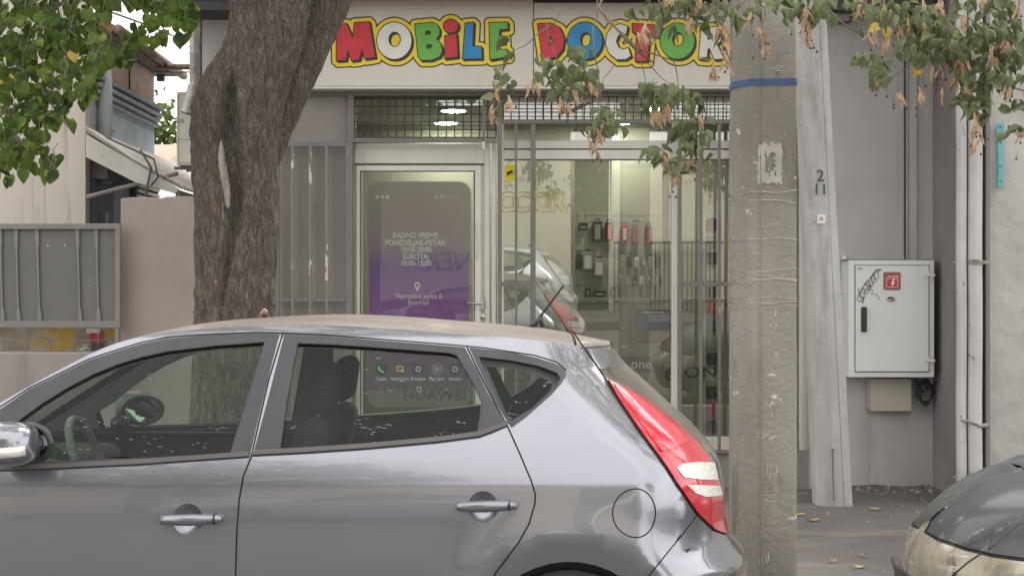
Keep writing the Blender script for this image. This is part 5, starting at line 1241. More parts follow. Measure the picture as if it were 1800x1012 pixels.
for x in (-290, -235, -200, -108, -72, -38, 0, 28, 65, 136, 169):
    dx = (x - 100) * -.006
    q = [(-3.4, 403), (3.4, 403), (3.2, 428), (1.6, 438), (1.3, 540), (3.2, 549), (3.6, 564), (-3.6, 564), (-3.2, 549), (-1.6, 540), (-1.9, 438), (-3.4, 428)]
    MB().prism([(XF_(x + a + (y - 403) * .03, GY_), ZF_(y, GY_)) for a, y in q], GY_ - .006, GY_ + .012).build('spindle', M['gate_frame'], gt_, bevel=.002)
for x in (84, 114): MB().lathe([(.006, 0), (.005, -.004)], P(x, 431, GY_ + .012), 'Y', 10).build('rivet', M['upvc'], gt_)
b = MB()
for x in range(-320, 210, 41): b.tube([P(x, 576, GY_), P(x, 618, GY_)], .0035, 6)
for y in (598, 617): b.tube([P(-330, y, GY_), P(205, y - .5, GY_)], .004, 6)
b.build('wire_mesh', M['steel'], gt_, smooth=True)
bw = thing('base_wall', tuple(P(50, 860, GY_)), 'low grey wall under the metal gate', 'wall')
MB().box(XF_(-700, GY_), XF_(212, GY_) , GY_ - .02, GY_ + .35, GZ - .1, ZF_(620, GY_)).build('wall', M['stucco'], bw, bevel=.006)
M['old_tiles'] = mat('old_tiles', (.50, .46, .36), .6, (.30, .26, .21), 2.2, lo=.42, hi=.6, speck=[((.50, .34, .05), 3.5, (1, 1, 1), .53, .6), ((.66, .62, .54), 5, (1, 1, 2), .60, .64), ((.10, .09, .08), 6, (1, 1, 1), .68, .71)])
tl = thing('tiled_board', tuple(P(60, 620, 12.75)), 'strip of stained yellow and white tiles seen through the gap under the gate', 'tiles')
for i, x in enumerate(range(-320, 180, 41)): MB().pbox(x, x + 40, 560, 622, 12.75, 0, .02).build('tile', M['old_tiles'], tl, bevel=.002)
MB().pbox(172, 212, 560, 622, 12.85, 0, .05).build('backing', mat('slate_blue', (.10, .12, .16), .7, (.16, .17, .19), 3), tl)
cr = MB().pbox(156, 175, 586, 598, 12.74, -.01, 0); cr.prism([(P(x, y, 12.74).x, P(x, y, 12.74).z) for x, y in ((151, 578), (176, 578), (176, 587), (168, 584), (160, 586))], 12.72, 12.735)
ad = thing('advert_sheet', tuple(P(168, 618, 12.7)), 'torn red, white and black printed sheet behind the gap under the gate', 'printed sheet')
MB().pbox(158, 180, 582, 602, 12.72, 0, .006).build('red_area', M['pack_red'], ad); MB().pbox(152, 176, 577, 585, 12.715, -.004, 0).build('white_area', M['sg_white'], ad); MB().pbox(160, 182, 602, 619, 12.72, -.002, .004).build('black_area', M['print_dark'], ad)

# cream fronted house with a blue side wall
HX = -3.75
M['cream_wall'] = mat('cream_wall', (.46, .42, .37), .9, (.56, .52, .46), 1.1, stretch=(1, 1, .22), detail=10, bump=.004, bs=40, speck=[((.28, .25, .22), 3.5, (1.3, 1, .12), .58, .72), ((.34, .31, .28), 16, (1, 1, .4), .66, .72)])
M['blue_wall'] = mat('blue_wall', (.38, .50, .57), .9, (.50, .62, .68), 2.4, stretch=(1, 1, .4), detail=10, bump=.004, bs=30, speck=[((.58, .57, .53), 10, (1, 1, .35), .66, .69), ((.17, .21, .23), 3, (1, 1, .3), .6, .75)])
M['beige_wall'] = mat('beige_wall', (.72, .58, .46), .9, (.80, .68, .56), 2, speck=[((.40, .32, .25), 8, (1, 1, .5), .62, .7)])
M['blue_trim'] = mat('blue_trim', (.28, .38, .42), .8, (.48, .56, .60), 9, stretch=(1, 1, .3))
M['grey_wood'] = mat('grey_wood', (.16, .155, .15), .8, (.24, .23, .22), 8)
oh = thing('old_house', (-6, 16.5, .05), 'old house with a streaked cream front and a faded blue side wall behind the gate', 'building')
def yx(px): return FPX * -HX / (900 - px)      # depth on the side wall for a picture column
YF, YB = 15.0, 17.9
z_c1 = 1.56 + .123 * 15.6 + .02
MB().box(-14, HX, YF, YF + .3, 0, 4.3).build('front_wall', M['cream_wall'], oh)
MB().box(-10, HX - .001, YF + .3, YB, 0, 3.40).build('side_wall', M['blue_wall'], oh)
MB().box(-10, HX - .002, YF + .3, YB - .01, 3.40, 3.92).build('upper_wall', M['beige_wall'], oh)
b = MB()
for i, (zz, h, d) in enumerate(((3.56, .035, .09), (3.50, .04, .07), (3.44, .035, .05), (3.38, .03, .03))): b.box(HX, HX + d, YF + .3, YB + d, zz - h, zz)
b.build('cornice', M['blue_trim'], oh, bevel=.006)
b = MB().box(-10, HX + .16, YF + .28, YB + .25, 3.93, 3.98); b.build('eaves', M['grey_wood'], oh, bevel=.005)
b = MB().box(HX + .02, HX + .10, YB - .0, YB + .06, 3.84, 3.92); b.build('bracket', M['grey_wood'], oh, bevel=.01)
b = MB(); b.add([(HX + .22, YF + .2, 3.99), (HX + .22, YB + .4, 3.99), (HX - 1.6, YB - 1.2, 5.1), (HX - 1.6, YF + .2, 5.1), (HX + .2, YB + .4, 3.99), (-9, YB + .4, 3.99), (-9, YB - 1.2, 5.1)], [(0, 1, 2, 3), (4, 5, 6, 2)])
o = b.build('roof', M['tiles'], oh, fix=False); q = o.modifiers.new('s', 'SOLIDIFY'); q.thickness = .07
b = MB().tube([(HX + .24, YF + .2, 3.96), (HX + .24, YB + .35, 3.94)], .045, 12).tube([P(240, 116, YB + .3), P(336, 118, YB - 1.4)], .03, 10).tube([P(270, 127, YB), P(336, 127, YB - 1.2)], .008, 6)
b.build('gutter', mat('rusty_gutter', (.16, .10, .07), .6, (.26, .19, .14), 6), oh, smooth=True)
dpx = thing('drainpipe', (HX + .06, 15.6, 2.9), 'grey drainpipe on the blue side wall of the old house', 'drainpipe')
yy = yx(171); MB().tube([(HX + .07, yy, 3.9), (HX + .07, yy, 2.6)], .065, 16).build('pipe', mat('pipe_grey', (.36, .39, .42), .5, (.44, .47, .49), 4), dpx, smooth=True)
MB().tube([(HX + .03, yy - .3, 3.95), (HX + .03, yy - .3, 3.35)], .012, 6).build('cable', M['print_dark'], dpx)
# crack and loose wires on the wall
MB().tube([(HX + .004, yx(228), 3.9), (HX + .004, yx(226.5), 3.72), (HX + .006, yx(227), 3.6)], .009, 5).tube([(HX + .01, yy, 3.14), (HX + .01, yx(200), 3.13)], .006, 5).build('crack', M['print_dark'], oh)
# corrugated porch roof
b = MB(); n = 70; z_w, z_o = 3.05, 2.55
for i in range(n + 1):
    y = 14.95 + 3.9 * i / n; c = .018 * math.cos(i * math.pi)
    for t_ in (0, .5, 1): b.v.append((HX + .02 + .82 * t_, y, z_w + (z_o - z_w) * t_ + c - .03 * math.sin(t_ * 3.1) + .02 * t_ * noise.noise((y * 2, 1, 1))))
for i in range(n):
    for j in range(2): k = i * 3 + j; b.f.append((k, k + 1, k + 4, k + 3)); b.mi.append(0)
M['sheet_white'] = mat('sheet_white', (.62, .60, .55), .6, (.72, .70, .66), 4, trans=.35, speck=[((.25, .22, .19), 12, (1, 1, 1), .64, .7)])
pr_ = thing('porch_roof', (HX, 16, 2.8), 'white corrugated porch roof on the side of the old house', 'roof')
b.build('corrugated_sheet', M['sheet_white'], pr_, fix=False).modifiers.new('s', 'SOLIDIFY').thickness = .006
b = MB().prism([(HX + .02, 3.0), (HX + .84, 2.52), (HX + .80, 2.48), (HX + .45, 2.58), (HX + .02, 2.80)], 14.94, 14.96); b.build('end_board', M['sheet_white'], pr_)
b = MB().box(HX + .80, HX + .84, 14.96, 18.8, 2.44, 2.51).tube([(HX + .82, 14.97, 2.66), (HX + .02, 14.97, 2.45)], .02, 6); b.build('timber', M['grey_wood'], pr_)
b = MB().tube([(HX + .5, 14.93, 2.86), (HX + .6, 14.9, 2.7), (HX + .55, 14.92, 2.5), (HX + .6, 14.9, 2.2)], .012, 6).tube([(HX + .2, 14.92, 2.97), (HX + .4, 14.9, 2.88), (HX + .62, 14.92, 2.78), (HX + .66, 14.9, 2.62), (HX + .6, 14.9, 2.55)], .010, 6); b.build('loose_cable', M['print_dark'], pr_, smooth=True)
# entrance under the porch roof
b = MB().box(HX, HX + .04, yx(158), yx(193), .3, 2.62); hd_ = b.build('door', mat('door_slate', (.075, .09, .11), .6, (.11, .125, .14), 4), oh, bevel=.004)
MB().box(HX + .041, HX + .05, yx(166), yx(186), 1.0, 2.35).build('panel', mat('door_peel', (.13, .14, .15), .7, speck=[((.5, .48, .42), 5, (1, 2, .6), .58, .6)]), hd_)
MB().box(HX + .0, HX + .16, yx(158), yx(196), 2.62, 2.80).build('canopy', M['upvc_edge'], oh, bevel=.01)
wd = MB().box(HX, HX + .05, yx(228), yx(270), 1.9, 2.72).build('window', M['upvc_edge'], oh); b = MB()
for i in range(14): b.box(HX + .051, HX + .075, yx(230), yx(268), 1.95 + i * .055, 1.98 + i * .055)
b.build('shutter', M['upvc'], wd)
# far things between the houses
fh = thing('far_house', (-9, 30, 0), 'distant house with an orange tiled roof above the leaves', 'building')
MB().box(-16, -8.3, 30, 34, 0, 6.2).build('wall', mat('far_wall', (.62, .52, .40), .9), fh)
MB().add([(-16.5, 29.4, 6.1), (-7.9, 29.4, 6.1), (-8.6, 32, 8.4), (-16.5, 32, 8.4), (-7.9, 34.4, 6.1)], [(0, 1, 2, 3), (1, 4, 2)]).build('roof', mat('pale_tiles', (.55, .32, .22), .9, (.66, .44, .32), 9), fh)
sh_ = thing('white_shed', (-4.6, 22, 0), 'low shed with white corrugated roofs behind the porch', 'shed')
b = MB(); n = 40
for i in range(n + 1):
    x = -5.4 + 2.4 * i / n; c = .02 * math.cos(i * math.pi); b.v += [(x, 20.5, 2.75 + c), (x, 22.6, 3.35 + c)]
for i in range(n): b.f.append((2 * i, 2 * i + 2, 2 * i + 3, 2 * i + 1)); b.mi.append(0)
b.build('roof', M['sheet_white'], sh_, fix=False)
MB().box(-5.4, -3.0, 20.7, 22.5, 0, 2.7).build('wall', M['blue_wall'], sh_); MB().box(-5.4, -3.0, 22.6, 22.8, 0, 3.6).build('wall', M['beige_wall'], sh_)
aw = thing('green_awning', (-3.9, 18.4, 2.6), 'small green awning on a strut beyond the porch', 'awning')
MB().add([P(273, 306, 18.3), P(306, 308, 18.3), P(274, 334, 18.3), P(273, 306, 18.9), P(306, 308, 18.9), P(274, 334, 18.9)], [(0, 1, 2), (3, 5, 4), (0, 3, 4, 1), (1, 4, 5, 2), (2, 5, 3, 0)]).build('canvas', mat('canvas_green', (.10, .24, .15), .8, (.14, .30, .19), 5), aw)
MB().tube([P(308, 306, 18.25), P(274, 338, 18.25)], .015, 6).tube([P(272, 300, 18.25), P(272, 350, 18.25)], .02, 6).build('strut', M['sheet_white'], aw)
# air conditioner, flexible duct and corner pipe on the shop's side
ac = thing('air_conditioner', tuple(P(327, 292, 12.85)), 'beige air conditioning unit seen edge-on beside the tree trunk', 'air conditioner')
MB().pbox(310, 343, 161, 291, 12.8, 0, .8).build('case', mat('ac_case', (.40, .385, .33), .5, (.46, .44, .38), 3), ac, bevel=.01)
q = MB(); frame(q, 313, 340, 166, 287, .8, 12.8, -.003, -.001); q.pbox(313, 340, 245, 246, 12.8, -.003, -.001); q.build('panel_line', M['steel'], ac)
text('mark', 'CE', P(318.5, 213, 12.797), .035, M['print_dark'], ac)
MB().pbox(304, 345, 292, 297, 12.8, .05, .09).pbox(325, 345, 297, 301, 12.8, .05, .09).build('bracket', M['print_dark'], ac)
M['foil'] = mat('foil', (.16, .15, .14), .42, (.30, .29, .27), 5, metal=.7, bump=.02, bs=10)
fd = thing('flexible_duct', tuple(P(340, 200, 12.6)), 'silver foil wrapped duct bending down to the air conditioner', 'duct')
pts = []; rr = []
for i in range(60):
    t_ = i / 59; py = -60 + 262 * t_; px = 346 - 2 * math.sin(t_ * 3) - 15 * max(0, (t_ - .78) / .22) ** 1.3
    pts.append(P(px, py, 12.62)); rr.append((.048 + (.012 if t_ > .8 else 0)) * (1 + .05 * math.sin(i * 2.4)))
MB().tube(pts, rr, 16).build('duct', M['foil'], fd, smooth=True)
# ---------------------------------------------------------------- leaves
def leafmat(name, c1, c2, c3, tr=.35):
    m = mat(name, c1, .5, c2, 9, lo=.38, hi=.62, detail=2, trans=tr, spec=.35, speck=[(c3, 13, (1, 1, 1), .58, .68)]); return m
M['leaf_bright'] = leafmat('leaf_bright', (.028, .055, .013), (.11, .175, .028), (.26, .31, .05), .40)
M['leaf_dark'] = leafmat('leaf_dark', (.105, .135, .065), (.19, .23, .115), (.29, .30, .15), .25)
M['bract'] = mat('bract', (.44, .29, .18), .8, (.62, .46, .32), 14, trans=.3, speck=[((.28, .15, .09), 22, (1, 1, 1), .58, .68)])
M['seed'] = mat('seed', (.10, .07, .05), .8)
LV = np.array([(0, 0, 0), (0, .36, .0), (0, .7, 0), (0, 1.02, -.05), (-.30, -.10, .10), (-.50, .18, .20), (-.47, .45, .20), (-.24, .78, .10), (.30, -.10, .10), (.50, .18, .20), (.47, .45, .20), (.24, .78, .10)])
LF = [(0, 1, 5, 4), (1, 6, 5), (1, 2, 6), (2, 7, 6), (2, 3, 7), (0, 8, 9, 1), (1, 9, 10), (1, 10, 2), (2, 10, 11), (2, 11, 3)]
BV = np.array([(-.05, 0, 0), (.05, 0, 0), (-.13, .3, .05), (.12, .3, -.02), (-.15, .65, .02), (.13, .62, .08), (-.02, 1.0, .0), (0, .32, -.03), (0, .66, -.04)])
BF = [(0, 1, 3, 7, 2), (2, 7, 8, 4), (7, 3, 5, 8), (4, 8, 6), (8, 5, 6)]
def scatter(name, items, V, Fc, m, parent):
    """items: (pos, along, normal, size, fold, curl)"""
    n = len(items); A_ = np.zeros((n, len(V), 3))
    for i, (p, al, nr, s, fold, curl) in enumerate(items):
        al = Vector(al).normalized(); nr = Vector(nr); nr = (nr - al * nr.dot(al)); nr = nr.normalized() if nr.length > 1e-6 else al.orthogonal().normalized(); x = al.cross(nr)
        Q = V.copy(); Q[:, 2] = Q[:, 2] * fold - curl * Q[:, 1] ** 2; Q[:, 0] *= max(.25, 1 - .38 * (fold - 1) * (fold > 1))
        A_[i] = np.array(p) + s * (Q[:, :1] * np.array(x) + Q[:, 1:2] * np.array(al) + Q[:, 2:] * np.array(nr))
    k = len(V); fs = [tuple(j + i * k for j in f) for i in range(n) for f in Fc]
    me = bpy.data.meshes.new(name); me.from_pydata(A_.reshape(-1, 3).tolist(), [], fs); me.materials.append(m); me.update()
    return put(name, me, parent)
rnd = random.Random(21)
def rv(s=1.0): return Vector((rnd.gauss(0, s), rnd.gauss(0, s), rnd.gauss(0, s)))
def canopy(c, rad, n, size, zmin):
    out = []
    while len(out) < n:
        p = Vector((rnd.uniform(-1, 1), rnd.uniform(-1, 1), rnd.uniform(-1, 1)))
        if p.length > 1 or p.length < .3: continue
        q = Vector((c[0] + p.x * rad[0], c[1] + p.y * rad[1], c[2] + p.z * rad[2]))
        if q.z < zmin or noise.noise(q * .9) < -.12: continue
        out.append((q, Vector((0, 0, -.5)) + rv(.6), Vector((0, 0, 1)) + rv(.5), size * rnd.uniform(.7, 1.3), 1, .1))
    return out

# ---------------------------------------------------------------- the big linden tree on the pavement
TYY = 9.3
lt = thing('linden_tree', (XF_(415, TYY), TYY, GZ), 'thick rough-barked tree with a hollow trunk before the shop wall, bright leaves at top left', 'tree')
Lf = curve([(-400, 392), (-150, 395), (-60, 397), (0, 400), (20, 402), (52, 400), (88, 386), (120, 366), (165, 343), (220, 334), (270, 335), (330, 340), (420, 342), (480, 343), (560, 341), (700, 335), (900, 326), (1015, 312)])
Rf = curve([(-400, 600), (-150, 560), (-60, 552), (0, 548), (60, 541), (100, 529), (150, 511), (200, 499), (240, 491), (290, 488), (400, 487), (560, 486), (700, 489), (900, 499), (1015, 517)])
hollow = curve([(140, 408), (170, 404), (240, 400), (300, 403), (360, 410), (430, 406), (500, 396), (560, 388), (620, 380)])
hw = curve([(135, 2), (165, 9), (240, 16), (330, 19), (400, 13), (450, 7), (520, 5), (600, 3)])
hd2 = curve([(130, 0), (165, .045), (250, .075), (360, .075), (430, .045), (520, .022), (620, 0)])
b = MB(); nv, na = 360, 210; py_top, py_bot = -330, 1012
for i in range(nv + 1):
    py = py_bot + (py_top - py_bot) * i / nv
    z = ZF_(py, TYY); l, r = XF_(Lf(py), TYY), XF_(Rf(py), TYY); cx, rad = (l + r) / 2, (r - l) / 2
    for j in range(na):
        a = 2 * math.pi * j / na; ca, sa = math.cos(a), math.sin(a)
        nx_, ny_ = ca, -sa            # a = 90 degrees faces the street
        fl = 1 + (.06 * math.sin(3 * a + 1.2) + .03 * math.sin(5 * a + z)) * (.3 + .7 * abs(sa))
        R_ = rad * (.96 if abs(ca) > .9 else 1) * (1 + (fl - 1) * abs(sa))
        x = cx + R_ * nx_; y = TYY + R_ * .95 * ny_
        q = Vector((x * 1.0, y, z))
        ridg = 1 - abs(noise.noise((x * 17 + 2 * noise.noise((x * 3, y * 3, z * 2)), y * 17, z * 3.2))) * 2.2
        d = .015 * ridg + .007 * noise.noise((x * 26, y * 26, z * 14)) + .006 * noise.noise((x * 40, y * 40, z * 12)) + .018 * noise.noise((x * 4, y * 4, z * 1.5)) - .008
        if sa > .2:
            px = 900 + x / y * FPX; dd = (px - hollow(py)) / max(hw(py), .5)
            dep = hd2(py) * math.exp(-dd * dd * 1.1) * (1 if 130 < py < 620 else 0); lip = .022 * math.exp(-((abs(dd) - 1.9) / .6) ** 2) * (hd2(py) / .11 if 130 < py < 620 else 0)
            y += dep * 1.3 ; d += lip
        b.v.append((x + nx_ * d, y + ny_ * d, z))
for i in range(nv):
    for j in range(na): b.f.append((i * na + j, i * na + (j + 1) % na, (i + 1) * na + (j + 1) % na, (i + 1) * na + j)); b.mi.append(0)
trunk = b.build('trunk', M['bark'], lt, smooth=True)
M['dead_wood'] = mat('dead_wood', (.22, .19, .16), .85, (.46, .42, .37), 9, stretch=(3, 3, .4), bump=.004, bs=30, bstretch=(2, 2, .3))
M['dead_wood2'] = mat('dead_wood2', (.26, .16, .10), .85, (.34, .26, .19), 12, stretch=(3, 3, .4), bump=.004, bs=30)
def strip(pts, w_, nm, m, dy):
    q = MB(); 
    pl = [P(x, y, TYY) for x, y in pts]
    for p_, (x, y) in zip(pl, pts):
        rr_ = (XF_(Rf(y), TYY) - XF_(Lf(y), TYY)) / 2; p_.y = TYY - rr_ * .93 + dy
    k = len(pl); fl_ = []
    for i in range(k - 1):
        for j in range(8): fl_.append(pl[i].lerp(pl[i + 1], j / 8))
    m_n = len(fl_); q.tube(fl_, [(w_ * math.sin(math.pi * (i + 2) / (m_n + 3)) + .003) * (1 + .22 * noise.noise((i * .35, w_ * 90, 2))) for i in range(m_n)], 14)
    q.v = [(x + .006 * noise.noise((x * 30, 3, z * 9)), y + .012 * noise.noise((x * 40, 7, z * 14)), z) for x, y, z in q.v]; return q.build(nm, m, trunk, smooth=True)
strip([(394, 232), (394, 262), (398, 292), (402, 320), (407, 348), (409, 372)], .026, 'dead_wood', M['dead_wood'], .055)
strip([(389, 262), (386, 290), (388, 320), (393, 350), (397, 380), (399, 410), (398, 440)], .020, 'dead_wood', M['dead_wood2'], .036)
strip([(389, 491), (390, 497), (391, 503)], .010, 'dry_leaf', mat('dry_orange', (.40, .20, .10), .8), .02)
# second limb rising behind to the right
pl = [P(x, y, TYY + .22 + i * .02) for i, (x, y) in enumerate([(452, 330), (470, 260), (487, 205), (510, 145), (538, 85), (560, 35), (585, -20), (640, -120), (730, -260), (800, -380)])]
fine = []; rr = []
for i in range(len(pl) - 1):
    for k in range(8): fine.append(pl[i].lerp(pl[i + 1], k / 8)); rr.append([.05, .09, .115, .125, .125, .125, .12, .115, .10, .09][i] + ([.05, .09, .115, .125, .125, .125, .12, .115, .10, .09][i + 1] - [.05, .09, .115, .125, .125, .125, .12, .115, .10, .09][i]) * k / 8)
lb = MB().tube(fine, rr, 60); nb_ = []
for v in lb.v:
    d = .010 * (1 - abs(noise.noise((v[0] * 14, v[1] * 14, v[2] * 3))) * 2) + .012 * noise.noise((v[0] * 5, v[1] * 5, v[2] * 2)); nb_.append((v[0] + d, v[1] - d, v[2]))
lb.v = nb_; lb.build('limb', M['bark'], lt, smooth=True)
tops = [(XF_(495, TYY), TYY, ZF_(-330, TYY)), tuple(pl[-1])]
b = MB()
for (x, y, z), dirs in zip(tops, (((-2.2, -1.0, 1.6), (-.6, .5, 2.6), (.4, -2.0, 1.8), (-1.6, 1.8, 1.2)), ((1.8, -.6, 1.4), (.8, .8, 2.4), (.6, -2.4, 1.2), (1.6, 1.2, 1.6)))):
    for dx, dy, dz in dirs:
        b.tube([(x, y, z - .3), (x + dx * .35, y + dy * .35, z + dz * .45), (x + dx, y + dy, z + dz)], [.1, .06, .025], 8)
b.build('branches', M['bark'], lt, smooth=True)
scatter('crown', canopy((-1.4, 8.8, 6.6), (3.6, 3.4, 2.3), 2600, .17, 4.4), LV, LF, M['leaf_bright'], lt)
# leaves hanging in at the top left
def twig_path(pts, Y): return [P(x, y, Y + .1 * math.sin(i)) for i, (x, y) in enumerate(pts)]
tw = MB()
for pts, r in (([(-80, -120), (30, -20), (80, 22), (105, 10), (140, -30)], .014), ([(30, -60), (60, 20), (90, 60), (130, 110), (160, 150)], .010), ([(85, -60), (100, 10), (108, 40), (150, 80), (200, 110), (240, 105)], .008),
               ([(-60, 20), (10, 90), (60, 140), (95, 190), (130, 235)], .010), ([(-80, 120), (-10, 190), (30, 240), (38, 280), (30, 300)], .008), ([(200, -60), (215, 0), (205, 25)], .005), ([(120, -60), (190, 20), (260, 45), (320, 70)], .008), ([(160, -60), (260, 0), (330, 10)], .008), ([(20, 240), (70, 260), (100, 300)], .005)):
    tw.tube(twig_path(pts, 8.9), [r * (1 - .6 * i / len(pts)) for i in range(len(pts))], 6)
region = [(-80, -80), (342, -80), (338, 30), (332, 82), (318, 84), (296, 60), (278, 96), (262, 92), (250, 72), (238, 98), (222, 118), (200, 138), (186, 122), (170, 134), (160, 172), (166, 186), (148, 190), (136, 172), (122, 186), (112, 212), (142, 225), (136, 240), (116, 238), (104, 222), (92, 250), (70, 262), (104, 288), (106, 312), (78, 322), (58, 306), (40, 318), (14, 330), (-30, 330), (-80, 300)]
gaps = [(205, 45, 30), (178, 48, 10), (115, 82, 7), (70, 92, 9), (12, 115, 10), (90, 190, 12), (60, 218, 9), (20, 172, 9), (8, 258, 10), (128, 150, 6), (248, 40, 10), (300, 22, 9), (160, 95, 7), (60, 40, 8), (40, 200, 6), (150, 165, 10), (65, 282, 12), (215, 100, 8), (232, 20, 9), (40, 10, 7)]
items = []; k = 0
while len(items) < 1150 and k < 30000:
    k += 1; x, y = rnd.uniform(-80, 345), rnd.uniform(-80, 335)
    if not inside(region, x, y + 6): continue
    if any((x - a) ** 2 + (y - c) ** 2 < r * r * .8 for a, c, r in gaps): continue
    if x > 190 and y < 90 and rnd.random() < .35: continue
    Y = rnd.uniform(8.4, 9.7); p = P(x, y - 8, Y); s = rnd.uniform(.044, .082)
    items.append((p, Vector((rnd.gauss(0, .45), rnd.gauss(0, .4), -1)), Vector((rnd.gauss(0, .45), -1, rnd.gauss(.35, .5))), s, rnd.uniform(.3, 1.1), rnd.uniform(0, .25)))
for it in items:
    if rnd.random() < .25: c = it[0]; tw.tube([c, c + Vector((rnd.uniform(-.02, .02), .01, .06)), c + Vector((rnd.uniform(-.05, .05), .03, .11))], [.0015, .002, .0025], 4)
tw.build('twigs', M['twig'], lt, smooth=True)['kind'] = 'stuff'
scatter('leaves', items, LV, LF, M['leaf_bright'], lt)
scatter('yellow_leaves', [(P(x, y, 8.6), (rnd.gauss(0, .5), 0, -1), (0, -1, .3), .06, .5, .1) for x, y in ((8, 138), (16, 140), (24, 134), (128, 90), (20, 146))], LV, LF, M['leaf_yellow'], lt)

# ---------------------------------------------------------------- second linden: drooping dry branches over the sign and the pole
l2 = thing('linden_tree', (5.6, 9.2, GZ), 'tree reaching in from the right with drooping curled leaves and dry brown seed clusters', 'tree')
b = MB().tube([(5.6, 9.2, 0), (5.55, 9.2, 1.5), (5.45, 9.15, 3.2), (5.3, 9.1, 4.5)], [.26, .21, .19, .16], 24)
b.build('trunk', M['bark'], l2, smooth=True)
YB_ = 7.9
tw = MB()
tw.tube([(5.45, 9.1, 3.6), (4.6, 8.7, 4.0), (3.4, 8.3, 3.75), (2.6, 8.1, 3.45)], [.08, .06, .04, .02], 8).tube([(5.4, 9.1, 4.2), (3.6, 8.4, 4.6), (1.8, 8.0, 4.1), (.6, 7.9, 3.5)], [.08, .06, .04, .02], 8)
scatter('crown', canopy((4.4, 8.6, 6.2), (2.2, 3.0, 2.2), 1300, .17, 4.4), LV, LF, M['leaf_dark'], l2)
paths = [([(1080, -60), (1060, -5), (1052, 12), (1100, 70), (1118, 88), (1148, 110)], .008), ([(1050, 10), (1070, 40), (1095, 60), (1120, 85), (1140, 92), (1185, 108)], .006), ([(1185, 108), (1190, 130), (1192, 150), (1188, 200), (1186, 240)], .003), ([(1120, 88), (1130, 120), (1136, 148)], .003), ([(1140, 112), (1160, 135), (1180, 150)], .003),
         ([(985, 20), (975, 40), (945, 60), (925, 80), (905, 88), (880, 130)], .003), ([(1050, -20), (1050, 30), (1042, 50), (1046, 100), (1052, 130), (1056, 180), (1060, 215)], .0035), ([(960, 40), (965, 70), (980, 105)], .003), ([(1130, -40), (1170, 20), (1240, 30), (1260, 20)], .005),
         ([(1080, 115), (1060, 140), (1060, 150)], .002), ([(1230, -30), (1215, 20), (1205, 60)], .004), ([(1400, -40), (1480, 40), (1520, 65)], .005), ([(1455, 20), (1475, 60), (1480, 75), (1465, 100)], .003), ([(1500, -40), (1560, 20), (1600, 40), (1650, 90), (1700, 130)], .008),
         ([(1640, -50), (1660, 30), (1700, 90), (1740, 140), (1800, 160)], .008), ([(1800, -60), (1790, 20), (1770, 60), (1790, 90)], .005), ([(1520, -40), (1525, 40), (1535, 90)], .003), ([(1745, 70), (1720, 140), (1715, 180), (1712, 215)], .003), ([(1600, 60), (1560, 110), (1520, 120)], .004), ([(1700, 30), (1740, 60), (1800, 70)], .004), ([(1570, 135), (1600, 115), (1620, 108)], .002), ([(1345, -40), (1345, 30), (1335, 60)], .003), ([(1420, -40), (1420, 40), (1418, 70)], .003), ([(1270, -40), (1272, 30), (1272, 70)], .003)]
for pts, r in paths: tw.tube([P(x, y, YB_ + .06 * math.sin(i * 1.7)) for i, (x, y) in enumerate(pts)], [r * (1 - .5 * i / len(pts)) for i in range(len(pts))], 5)
clusters = [(885, 130, 16, 16, 5), (888, 160, 18, 22, 7), (885, 190, 16, 16, 5), (905, 95, 26, 14, 4), (955, 120, 24, 18, 9), (975, 135, 30, 22, 16), (1000, 150, 34, 24, 20), (1015, 100, 22, 24, 8), (1030, 125, 26, 26, 10), (1020, 165, 28, 14, 10), (985, 170, 16, 10, 6), (1052, 135, 10, 12, 4),
            (1060, 205, 20, 18, 9), (1040, 232, 22, 14, 8), (1075, 222, 22, 16, 8), (1085, 240, 14, 12, 4), (1145, 155, 18, 16, 8), (1150, 180, 28, 20, 14), (1170, 170, 20, 18, 8), (1143, 195, 14, 12, 5), (1205, 170, 22, 14, 8), (1222, 185, 16, 22, 8), (1200, 225, 30, 20, 16), (1215, 250, 26, 22, 16), (1165, 270, 34, 14, 10), (1190, 285, 28, 20, 14), (1205, 300, 18, 18, 8), (1228, 215, 12, 16, 4),
            (1130, 20, 22, 16, 7), (1160, 25, 26, 18, 10), (1200, 20, 34, 18, 16), (1250, 20, 34, 20, 10), (1180, 55, 22, 18, 4), (1240, 50, 28, 22, 6), (1255, 95, 20, 14, 3), (1290, 30, 24, 24, 9), (1215, 5, 60, 14, 14), (1150, 50, 14, 14, 3), (1268, 75, 14, 16, 2),
            (1330, 15, 26, 16, 9), (1375, 10, 26, 16, 8), (1405, 25, 30, 22, 12), (1430, 25, 26, 24, 10), (1440, 10, 30, 14, 8), (1470, 10, 24, 14, 5), (1500, 15, 20, 14, 4), (1525, 30, 26, 20, 9), (1550, 20, 22, 18, 7),
            (1525, 108, 24, 14, 9), (1540, 125, 20, 20, 9), (1555, 140, 16, 14, 6), (1575, 25, 22, 18, 9), (1600, 30, 28, 22, 14), (1625, 50, 34, 28, 20), (1650, 70, 34, 24, 18), (1615, 95, 36, 20, 16), (1660, 100, 36, 20, 18), (1700, 75, 36, 26, 18), (1735, 55, 34, 26, 18), (1770, 45, 34, 26, 20), (1790, 80, 30, 30, 16), (1720, 110, 40, 26, 20), (1760, 120, 36, 26, 18), (1690, 130, 30, 16, 12), (1740, 150, 30, 16, 10), (1785, 155, 24, 18, 8), (1700, 165, 28, 20, 10), (1725, 185, 26, 18, 9), (1790, 195, 20, 14, 5), (1785, 232, 16, 16, 5), (1665, 20, 60, 16, 12), (1750, 15, 60, 20, 16), (1690, 185, 16, 16, 5), (1740, 205, 12, 10, 3)]
items = []
